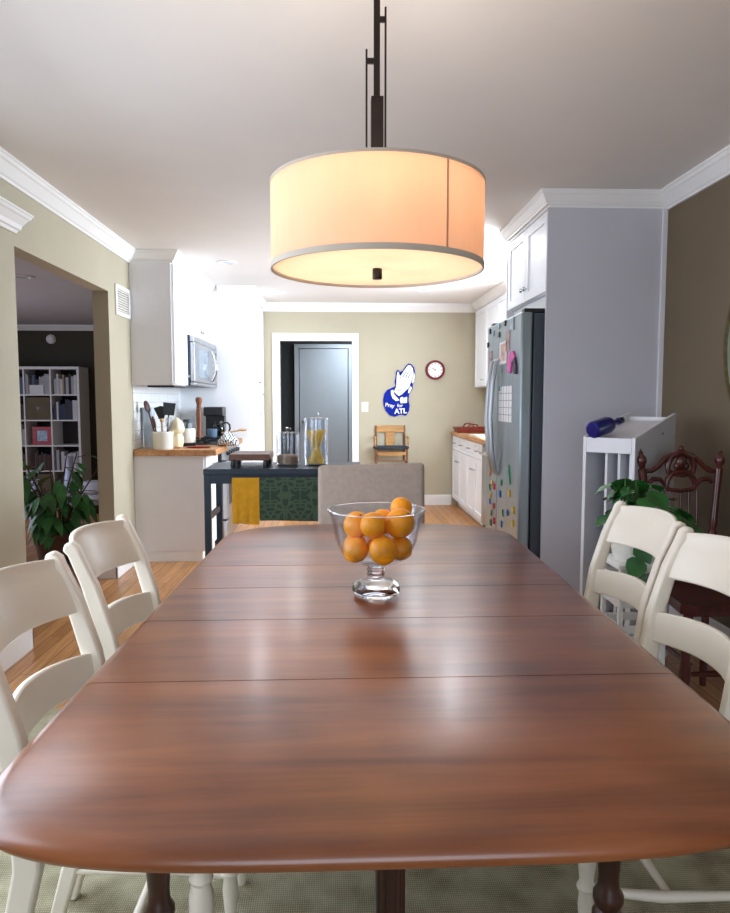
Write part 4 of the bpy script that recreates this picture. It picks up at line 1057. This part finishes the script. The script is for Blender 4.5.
# local frame: x runs from the near right front corner to the left front corner is -x; y is depth
Wd, Dp = .245, .505
def lb(*a): return MB().box(*a)
def sidep(x0, x1): return MB().prism([(0,0),(Dp,0),(Dp,1.235),(.02,1.135),(0,1.13)],'x',x0,x1)
rr_ = obj('side_panel', sidep(-.016,0), panel_m, stn, bevel=.002, local=True)
obj('side_panel', sidep(-Wd,-Wd+.016), panel_m, stn, bevel=.002, local=True)
scr = MB()
for y,z in ((.06,1.075),(.33,1.14)):
    obj('screw', MB().cyl((.0,y,z),(.002,y,z),.006,seg=12), M('screw_dark',(70,72,78),.4,.6) if 'screw_dark' not in bpy.data.materials else bpy.data.materials['screw_dark'], rr_, local=True)
obj('front_rail', lb(-Wd+.0165,-.0165,.0,.016,1.058,1.128), panel_m, stn, bevel=.002, local=True)
obj('tray', MB().hexa([(-Wd+.0165,.0165,1.103),(-.0165,.0165,1.103),(-.0165,Dp-.017,1.182),(-Wd+.0165,Dp-.017,1.182),(-Wd+.0165,.0165,1.118),(-.0165,.0165,1.118),(-.0165,Dp-.017,1.197),(-Wd+.0165,Dp-.017,1.197)]), panel_m, stn, local=True)
obj('back_rail', lb(-Wd+.0165,-.0165,Dp-.016,Dp,.0,1.215), panel_m, stn, bevel=.002, local=True)
for k in range(3):
    x = -Wd+.016+(Wd-.032)*(.40,.68,.93)[k]
    obj('divider', lb(x-.006,x+.006,.03,Dp-.017,.06,1.055), panel_m, stn, bevel=.001, local=True)
obj('bottom_shelf', lb(-Wd+.0165,-.0165,.01,Dp-.017,.03,.055), panel_m, stn, local=True)
# bottle lying in the tray
bt = thing('blue_bottle', 'cobalt blue glass bottle lying on the white stand', 'bottle', (1.22, 3.28, 1.15))
pr = [(.001,-.115),(.030,-.115),(.037,-.108),(.038,-.09),(.038,.03),(.034,.05),(.018,.078),(.013,.09),(.0125,.135),(.016,.137),(.016,.15),(.0125,.152),(.001,.152)]
m = MB().lathe(pr,0,0,28)
obj('glass_body', m, blue_glass, bt, local=True)
m = MB().lathe([(.001,.1525),(.013,.1525),(.0145,.156),(.0145,.176),(.012,.18),(.001,.181)],0,0,20); obj('cap', m, M('dark_cap',(20,20,34),.4), bt, local=True)
# axis: lies to the right and a little back, along the tray slope
def aim(o, d, loc):
    o.rotation_euler = Vector(d).to_track_quat('Z','Y').to_euler(); o.location = loc
aim(bt, (.84,.50,.20), (1.258, 3.225, 1.178)); bt.scale = (1.05,1.05,.76)

# ------------------------------------------------------------------ antique chair
an = thing('carved_antique_chair', 'dark carved wooden chair with finials by the taupe wall', 'chair', (1.60, 2.95, 0))
ya = 3.12; zs = .47
XLs, XRs = 1.435, 1.765
for sx, xb, xt in ((-1,1.475,1.41),(1,1.735,1.79)):
    xs = lambda z: xb+(xt-xb)*(z-.45)/(1.0-.45)
    p = [(z, r) for z, r in ((0,.014),(.08,.018),(.2,.016),(.42,.019),(.5,.017),(.6,.014),(.66,.017),(.70,.022),(.715,.014),(.74,.02),(.78,.017),(.86,.015),(.95,.018),(.985,.02),(.992,.012),(1.003,.015),(1.02,.024),(1.035,.023),(1.048,.012),(1.055,.009),(1.062,.011),(1.068,.004))]
    obj('back_post', MB().tube([(xs(max(z,.45)) if z>=.45 else xb, ya+.10*(max(z,.45)-.45)*.5, z) for z,_ in p],[r for _,r in p],16), antique_m, an)
def yb_(z): return ya+.05*(z-.45)
cr = MB()
mid = 1.60
def scroll(pts, w_, th=.022):
    cr.flat([(x, yb_(z), z) for x, z in pts], w_, th, up=(0,-1,0)) if False else cr.tube([(x, yb_(z), z) for x, z in pts], w_, 10)
scroll([(1.43,.975),(1.455,.978),(1.49,1.0),(1.525,1.035),(1.56,1.05)],[.008,.012,.012,.013,.012])
scroll([(1.77,.975),(1.745,.978),(1.71,1.0),(1.675,1.035),(1.64,1.05)],[.008,.012,.012,.013,.012])
scroll([(1.54,.965),(1.535,1.0),(1.55,1.04),(1.60,1.062),(1.65,1.04),(1.665,1.0),(1.66,.965)],[.010,.014,.016,.018,.016,.014,.010])
scroll([(1.545,.975),(1.57,.962),(1.60,.958),(1.63,.962),(1.655,.975)],.010)
scroll([(1.53,.905),(1.535,.94),(1.56,.968),(1.60,.976),(1.64,.968),(1.665,.94),(1.67,.905)],[.010,.013,.013,.013,.013,.013,.010])
scroll([(1.445,.925),(1.465,.942),(1.50,.94),(1.525,.915),(1.54,.895),(1.60,.888),(1.66,.895),(1.675,.915),(1.70,.94),(1.735,.942),(1.755,.925)],[.009,.011,.010,.010,.010,.010,.010,.010,.010,.011,.009])
cr.ball((1.60,yb_(1.02)-.006,1.018),(.026,.018,.03),16); cr.ball((1.60,yb_(1.07),1.078),(.016,.012,.014),14)
for q in (-.022,.022): cr.ball((1.60+q,yb_(1.0)-.006,1.0),(.016,.014,.018),12)
obj('carved_crest', cr, antique_m, an)
for k in range(5):
    x = 1.52+.04*k; obj('spindle', MB().tube([(x,ya,.50),(x,yb_(.7),.70),(x,yb_(.89),.893)],[.005,.007,.005],8), antique_m, an)
obj('lower_rail', MB().box(1.47,1.74,ya-.012,ya+.012,.488,.515), antique_m, an, bevel=.004)
sl = [(1.46,3.12),(1.74,3.12),(1.79,2.76),(1.76,2.72),(1.44,2.72),(1.41,2.76)]
obj('seat', MB().rings([[(x*.98+1.6*.02,y*.98+2.92*.02,.445) for x,y in sl],[(x,y,.452) for x,y in sl],[(x,y,.476) for x,y in sl],[(x*.97+1.6*.03,y*.97+2.92*.03,.485) for x,y in sl]]), antique_m, an)
for x,xf in ((1.45,1.43),(1.75,1.77)):
    obj('front_leg', MB().tube([(x+(xf-x)*(.45-z)/.45,2.765-.03*(.45-z),z) for z,_ in TL] if False else [(x+(xf-x)*(.45-z)/.45,2.765-.03*(.45-z),z) for z in (0,.03,.06,.12,.2,.26,.3,.33,.38,.445)],[.012,.018,.013,.02,.024,.018,.024,.017,.021,.02],14), antique_m, an)
obj('stretcher', MB().tube([(1.44,2.757,.2),(1.60,2.757,.2),(1.76,2.757,.2)],[.008,.014,.008],10), antique_m, an)
for x in (1.462,1.74): obj('stretcher', MB().tube([(x,2.757,.24),(x,2.94,.24),(x,3.12,.24)],[.008,.012,.008],10), antique_m, an)

an.location = (1.551, 2.87, 0); an.scale = (.93, 1, 1.005)
# ------------------------------------------------------------------ potted pothos on a white slatted stand
PX, PY = 1.18, 2.68
psn = thing('plant_stand', 'white slatted plant stand behind the right dining chairs', 'stand', (PX, PY, 0))
for x in (PX-.085,PX+.085):
    for y in (PY-.085,PY+.085): obj('leg', MB().box(x-.009,x+.009,y-.009,y+.009,0,.655), trim_m, psn, bevel=.002)
obj('top_board', MB().box(PX-.105,PX+.105,PY-.105,PY+.105,.655,.673), trim_m, psn, bevel=.003)
for z in (.10,.20,.30,.40,.50,.59):
    for y in (PY-.085,PY+.085): obj('slat', MB().box(PX-.0755,PX+.0755,y-.004,y+.004,z,z+.03), trim_m, psn)
    for x in (PX-.085,PX+.085): obj('slat', MB().box(x-.004,x+.004,PY-.0755,PY+.0755,z,z+.03), trim_m, psn)
pp = thing('potted_pothos', 'trailing green pothos in a white pot behind the right chairs', 'plant', (PX, PY, .673))
obj('pot', MB().lathe([(.001,.673),(.075,.673),(.08,.68),(.105,.80),(.112,.805),(.112,.825),(.104,.825),(.098,.79),(.001,.785)],PX,PY,32), white_cer, pp)
obj('soil', MB().lathe([(.001,.8),(.097,.8),(.099,.803),(.001,.806)],PX,PY,24), M('potting_soil',(50,38,30),.95,bump=.6), pp)
HEART = [(0,0),(.30,-.10),(.50,.12),(.50,.40),(.34,.72),(0,1.05)]
def leaf(mb, base, d, up, size, fold=.18, shape=HEART):
    d = Vector(d).normalized(); s = d.cross(Vector(up)).normalized(); n = s.cross(d)
    mid = []; L = []; R = []
    prof = [(0,.02),(.12,.36),(.35,.5),(.62,.42),(.85,.2),(1.05,.0)] if shape is HEART else shape
    for t, w_ in prof:
        c = Vector(base)+d*t*size-n*(.28*t*t*size)
        mid.append(mb.bm.verts.new(c-n*fold*w_*size))
        L.append(mb.bm.verts.new(c+s*w_*size)); R.append(mb.bm.verts.new(c-s*w_*size))
    for i in range(len(prof)-1):
        mb.face([mid[i],L[i],L[i+1],mid[i+1]]); mb.face([mid[i],mid[i+1],R[i+1],R[i]])
random.seed(21)
lv = MB(); vn = MB()
for k in range(40):
    a = random.uniform(0,2*PI); out = random.uniform(.04,.155); h = random.uniform(-.02,.155)*(1-out*1.6)+.02
    if math.cos(a) < -.3: out *= .6
    if out > .12: h -= random.uniform(0,.10)
    b0 = Vector((PX+.05*math.cos(a), PY+.05*math.sin(a), .81))
    b1 = Vector((PX+out*math.cos(a), PY+out*math.sin(a), .835+h))
    vn.tube([b0,(b0+b1)/2+Vector((0,0,.04)),b1],.0025,5)
    leaf(lv, b1, (math.cos(a+random.uniform(-.6,.6)), math.sin(a+random.uniform(-.6,.6)), random.uniform(-.7,.15)), (0,0,1), random.uniform(.06,.10))
for vine in ((4.3,.34,6),(5.3,.16,4),(5.9,.12,4)):
    a, drop, n = vine; prev = None; pts = []
    for i in range(n+1):
        q = i/n; r = .09+.075*math.sin(min(1,q*2.2)*PI/2)
        pts.append(Vector((PX+r*math.cos(a+.3*q), PY+r*math.sin(a+.3*q), .83-drop*max(0,q-.15))))
    vn.tube(pts,.0025,5)
    for i, p in enumerate(pts[1:]):
        da = a+(.9 if i % 2 else -.9); leaf(lv, p, (math.cos(da)*.6, math.sin(da)*.6, -.75), (math.cos(a),math.sin(a),.5), random.uniform(.06,.09))
for x, y, z in ((.17,.02,-.01),(.215,.03,-.02),(.24,-.01,-.06),(.19,-.05,-.03)):       # long runners toward the carved chair
    b1 = Vector((PX+x, PY+y, .84+z)); vn.tube([(PX+.05,PY,.81),(PX+x*.6,PY+y,.87),b1],.0025,5); leaf(lv, b1, (.6,-.5,-.35), (0,0,1), .10)
obj('leaves', lv, leaf_m, pp); obj('vines', vn, M('vine_green',(70,112,52),.6), pp)

# ------------------------------------------------------------------ mirror on the right wall
mr = thing('oval_mirror', 'round gilt-framed mirror at the right edge of the photo', 'mirror', (XR, 2.80, 1.55))
rs = []
for r, d in ((.485,.001),(.50,.001),(.503,.008),(.497,.016),(.488,.015),(.484,.009),(.485,.001)):
    rs.append([(XR-d, 2.80+r*math.cos(2*PI*i/72), 1.55+r*math.sin(2*PI*i/72)) for i in range(72)])
obj('frame', MB().rings(rs,False,False), M('antique_gilt',(92,78,46),.45,.5,var=.15,vscale=30), mr)
obj('glass', MB().cyl((XR-.002,2.80,1.55),(XR-.008,2.80,1.55),.4865,seg=72), M('aged_mirror',(176,186,160),.12,.9,var=.12,vscale=5), mr)

# ------------------------------------------------------------------ wall vent and ceiling lights
vt = thing('wall_vent', 'white louvered return vent high on the left wall', 'vent', (XL, 5.44, 1.93))
vx = XL
obj('frame', MB().box(vx,vx+.012,5.25,5.62-.01,1.925,1.955).box(vx,vx+.012,5.25,5.61,2.12,2.15).box(vx,vx+.012,5.25,5.285,1.955,2.12).box(vx,vx+.012,5.575,5.61,1.955,2.12), trim_m, vt, bevel=.003)
lv_ = MB()
for k in range(9):
    z = 1.962+.018*k; lv_.hexa([(vx+.001,5.285,z+.008),(vx+.010,5.285,z-.002),(vx+.010,5.575,z-.002),(vx+.001,5.575,z+.008),(vx+.001,5.285,z+.011),(vx+.010,5.285,z+.001),(vx+.010,5.575,z+.001),(vx+.001,5.575,z+.011)])
obj('louvers', lv_, trim_m, vt)
can0 = None
for x, y, z, l in ((-.90,6.06,CEIL,'recessed ceiling light above the left kitchen counter'),(-.62,7.75,CEIL,'recessed ceiling light near the pantry and doorway'),(1.0,5.25,CEIL,'recessed ceiling light just left of the fridge cabinet'),(.95,7.50,CEIL,'recessed ceiling light in front of the far right wall cabinet'),(-2.55,5.95,2.31,'recessed ceiling light in the left room')):
    if can0 is None:
        can0 = thing('recessed_light', l, 'ceiling light', (x,y,z), group='recessed ceiling lights')
        obj('trim_ring', MB().lathe([(.058,-.001),(.085,-.001),(.085,-.006),(.06,-.010),(.058,-.001)],0,0,32,False,False), trim_m, can0, local=True)
        obj('lens', MB().lathe([(.001,-.001),(.058,-.001),(.058,-.004),(.001,-.004)],0,0,32), can_m, can0, local=True)
    else: dup(can0, (x,y,z), 0, l)

# ------------------------------------------------------------------ left room
bs = thing('cube_bookcase', 'white cube bookcase full of books in the left room', 'bookcase', (-3.95, 9.55, 0))
BX1, C = -3.345, .345; T = .018; NC = 4
BX0 = BX1-NC*C-.05
f = MB()
f.box(BX0,BX1,9.36,9.72,1.70,1.735).box(BX0,BX1,9.36,9.72,0,.03).box(BX0,BX0+.03,9.36,9.72,.03,1.70).box(BX1-.03,BX1,9.36,9.72,.03,1.70)
obj('frame', f, trim_m, bs)
rowz = [.03+(1.67/5)*k for k in range(6)]; colx = [BX1-.03-(C-.0025)*k for k in range(NC+1)]
for k in range(1,5): obj('shelf', MB().box(BX0+.03,BX1-.03,9.365,9.715,rowz[k]-T/2,rowz[k]+T/2), trim_m, bs)
for k in range(1,NC):
    for r in range(5): obj('divider', MB().box(colx[k]-T/2,colx[k]+T/2,9.365,9.715,rowz[r]+T/2+(.0 if r else -.009),rowz[r+1]-T/2+(.0 if r < 4 else .009)), trim_m, bs)
obj('back_panel', MB().box(BX0+.01,BX1-.01,9.716,9.722,.02,1.72), M('bookcase_back',(70,68,66),.8), bs)
random.seed(5)
cols = {'navy':(40,48,80),'pale grey':(176,178,182),'tan':(170,146,110),'white':(214,214,212),'dark':(44,42,48),'maroon':(96,44,48),'slate blue':(84,100,134),'brown':(92,66,48)}
BM_ = {k: M('book_'+k.replace(' ','_'),v,.6,var=.06) for k, v in cols.items()}
rown = ['bottom','second','middle','fourth','top']
coln = ['right','second from right','third from right','left']
def books(c, r, frac, x_start=0, pal=None):
    x1 = colx[c]-T/2-.004-x_start; x0 = colx[c+1]+T/2+.004; x = x1
    lim = x1-(x1-x0)*frac
    names = list(cols)
    while x > lim:
        w_ = random.uniform(.018,.042)
        if x-w_ < x0: break
        h = random.uniform(.19,.27); d = random.uniform(.16,.22); z = rowz[r]+T/2 if r else .03
        c_ = random.choice(pal or names)
        o = obj('book', MB().box(x-w_+.0008,x-.0008,9.38,9.38+d,z,z+h), BM_[c_])
        tag(o, f'{c_} book in the {coln[c]} column, {rown[r]} shelf of the cube bookcase', 'book', 'books in the white cube bookcase')
        x -= w_
books(0,4,.85,0,['white','pale grey','slate blue','dark','tan','white']); books(1,4,.95,0,['navy','slate blue','pale grey','dark']); books(2,4,.9,0,['navy','slate blue','dark']); books(3,4,.9)
books(0,3,.95,0,['dark','tan','white','navy','dark']); books(2,3,.8,0,['dark','slate blue','navy']); books(3,3,.7)
books(2,2,.6,0,['white','pale grey','brown']); books(3,2,.8)
books(0,1,.9,0,['white','pale grey','dark']); books(1,1,.7,0,['dark','brown','maroon']); books(2,1,.9,0,['maroon','brown','pale grey'])
books(0,0,.7); books(2,0,.8); books(3,0,.8)
def bin_(c, r, label):
    x1 = colx[c]-T/2-.008; x0 = colx[c+1]+T/2+.008; z = (rowz[r]+T/2 if r else .03)
    t = thing('storage_box', label, 'box', ((x0+x1)/2, 9.5, z))
    obj('box', MB().box(x0,x1,9.37,9.69,z,z+.295), M('olive_box',(112,102,82),.85,var=.05) if 'olive_box' not in bpy.data.materials else bpy.data.materials['olive_box'], t, bevel=.006)
    obj('grip_hole', MB().cyl(((x0+x1)/2,9.369,z+.15),((x0+x1)/2,9.372,z+.15),.022,seg=20), MM['black'], t)
bin_(1,3,'tan fabric storage box in the upper part of the cube bookcase'); bin_(1,0,'tan fabric storage box at the bottom of the cube bookcase')
fb = thing('framed_photo', 'small photo in a red frame standing in the bookcase', 'picture frame', (colx[1]-.14, 9.44, rowz[2]+T/2))
z = rowz[2]+T/2; xa = colx[2]+.06; xb = colx[1]-.03
m = MB().box(xa,xb,9.43,9.45,z,z+.05).box(xa,xb,9.43,9.45,z+.19,z+.24).box(xa,xa+.06,9.43,9.45,z+.05,z+.19).box(xb-.06,xb,9.43,9.45,z+.05,z+.19)
obj('frame', m, M('red_frame',(178,34,48),.4), fb, bevel=.003); obj('picture', MB().box(xa+.06,xb-.06,9.436,9.442,z+.05,z+.19), photo_blue, fb)
wt = tag(obj('small_white_card', MB().box(colx[1]-.27,colx[1]-.09,9.366,9.376,rowz[4]+T/2,rowz[4]+T/2+.12), paper_m), 'white card propped in front of books in the bookcase', 'card')
dt = thing('round_detector', 'round white device high on the dark wall above the bookcase', 'detector', (-3.83,9.75,2.12))
obj('base', MB().cyl((-3.83,9.75,2.12),(-3.83,9.72,2.12),.062,seg=28), trim_m, dt)
obj('cover', MB().ball((-3.83,9.715,2.12),(.055,.03,.055),20), trim_m, dt)
# large plant
pl = thing('large_houseplant', 'large leafy green houseplant in the left room', 'plant', (-2.55, 6.45, 0))
obj('pot', MB().lathe([(.001,0),(.12,0),(.13,.01),(.16,.22),(.165,.24),(.15,.24),(.14,.2),(.001,.19)],-2.55,6.45,32), M('terracotta_brown',(96,66,52),.7,var=.06), pl)
stm = MB(); lf = MB()
random.seed(31)
LONG = [(0,.02),(.15,.15),(.4,.21),(.65,.17),(.88,.08),(1.05,0)]
for k in range(15):
    a = random.uniform(0,2*PI); h = random.uniform(.5,.9); out = random.uniform(.08,.34)
    p = [Vector((-2.55+.03*math.cos(a),6.45+.03*math.sin(a),.19)), Vector((-2.55+out*.4*math.cos(a),6.45+out*.4*math.sin(a),h*.6)), Vector((-2.55+out*math.cos(a),6.45+out*math.sin(a),h))]
    stm.tube(p,[.009,.007,.004],7)
    for j in range(9):
        q = random.uniform(.25,1.0); c = p[0].lerp(p[1],min(1,q*2)) if q < .5 else p[1].lerp(p[2],(q-.5)*2)
        b = a+random.uniform(-1.6,1.6); d = Vector((math.cos(b),math.sin(b),random.uniform(-.9,.3)))
        e = c+d*random.uniform(.03,.1); stm.tube([c,e],.003,5)
        leaf(lf, e, d+Vector((0,0,-.35)), (0,0,1), random.uniform(.11,.19), .12, LONG)
obj('leaves', lf, leaf_d, pl); obj('stems', stm, M('stem_brown',(84,72,48),.8), pl)
pl.location = (-2.22, 5.62, 0); pl.scale = (1.05, 1.05, 1.06)
# pale vases on the floor near the plant, and a grey cushion stack
bgm = M('pale_blue_glaze',(176,188,216),.3,var=.08,vscale=10)
for x, y, h, l in ((-3.02,7.15,.50,'tall narrow pale blue vase at the left behind the houseplant'),(-2.75,7.35,.72,'taller narrow pale blue vase behind the middle of the houseplant')):
    tag(obj('floor_vase', MB().lathe([(.001,0),(.05,0),(.06,.02),(.075,h*.35),(.055,h*.7),(.03,h*.86),(.042,h),(.036,h),(.024,h*.86),(.001,h*.8)],x,y,24), bgm), l, 'vase')
pf = thing('grey_pouf', 'pale grey padded pouf in the left room by the passage', 'pouf', (-2.78, 8.2, 0))
gf = M('pale_grey_fabric',(200,200,206),.9,var=.03,bump=.2)
obj('base', MB().lathe([(.001,0),(.15,0),(.16,.02),(.15,.10),(.001,.10)],-2.78,8.2,28), black_m, pf)
obj('cushion', MB().lathe([(.001,.101),(.15,.101),(.185,.14),(.19,.18),(.165,.22),(.001,.225)],-2.78,8.2,32), gf, pf)
obj('cushion', MB().lathe([(.001,.226),(.15,.226),(.18,.26),(.175,.31),(.13,.36),(.001,.375)],-2.78,8.2,32), gf, pf)

# ------------------------------------------------------------------ light
def area(name, loc, rot, sx, sy, power, rgb=(255,255,255)):
    l = bpy.data.lights.new(name, 'AREA'); l.shape = 'RECTANGLE'; l.size = sx; l.size_y = sy; l.energy = power; l.color = lin(rgb)[:3]
    o = bpy.data.objects.new(name, l); o.location = loc; o.rotation_euler = rot; COL.objects.link(o); return o
area('window_light_left', (-1.54,1.8,1.2), (0,-PI/2+.4,0), 1.5, 2.4, 36, (226,238,255))
area('window_light_front', (.1,-2.17,1.3), (PI/2,0,0), 2.0, 1.5, 24, (226,238,255))
area('window_light_kitchen', (1.84,5.95,1.6), (0,PI/2,0), .95, 1.5, 135, (226,240,255))
area('left_room_fill', (-5.55,6.0,1.3), (0,-PI/2,0), 1.4, 2.0, 62, (225,232,255))  # added fill to brighten the left room; its outer wall has no window
area('hall_fill', (.4,9.2,2.29), (0,0,0), .6, .4, 38, (235,244,255))  # added fill without a fixture, lightens the grey door
for x, y in ((-.90,6.06),(-.62,7.75),(1.0,5.25),(.95,7.50)):  # fill added below the unlit cans to brighten the right cabinets
    l = bpy.data.lights.new('can_fill', 'AREA'); l.shape = 'DISK'; l.size = .11; l.energy = 6; l.color = lin((240,246,255))[:3]
    o = bpy.data.objects.new('can_fill', l); o.location = (x, y, CEIL-.012); COL.objects.link(o)
for k in range(3):
    a = PI/2+PI/3+k*2*PI/3
    l = bpy.data.lights.new('pendant_bulb_light', 'POINT'); l.energy = 2.5; l.color = lin((255,243,230))[:3]; l.shadow_soft_size = .03
    o = bpy.data.objects.new('pendant_bulb_light', l); o.location = (LX+.12*math.cos(a), LY+.12*math.sin(a), LZ0+.185); COL.objects.link(o)
wd = bpy.data.worlds.new('world'); SC.world = wd; wd.use_nodes = True
wd.node_tree.nodes['Background'].inputs[0].default_value = (.75,.85,1,1); wd.node_tree.nodes['Background'].inputs[1].default_value = .8

# ------------------------------------------------------------------ camera
cam = bpy.data.cameras.new('camera'); co = bpy.data.objects.new('camera', cam); COL.objects.link(co)
cam.sensor_fit = 'HORIZONTAL'; cam.sensor_width = 36; cam.lens = 36*700/730
cam.clip_start = .05
co.location = (0,0,1.30)
co.rotation_euler = (PI/2-math.atan(56.5/700), 0, -math.atan(30/700))
SC.camera = co
SC.view_settings.view_transform = 'Standard'; SC.view_settings.look = 'None'; SC.view_settings.gamma = 1; SC.view_settings.use_curve_mapping = False
SC.view_settings.exposure = 0.0
SC.cycles.use_denoising = True
SC.cycles.caustics_reflective = False
SC.cycles.max_bounces = 10; SC.cycles.transmission_bounces = 10; SC.cycles.diffuse_bounces = 5
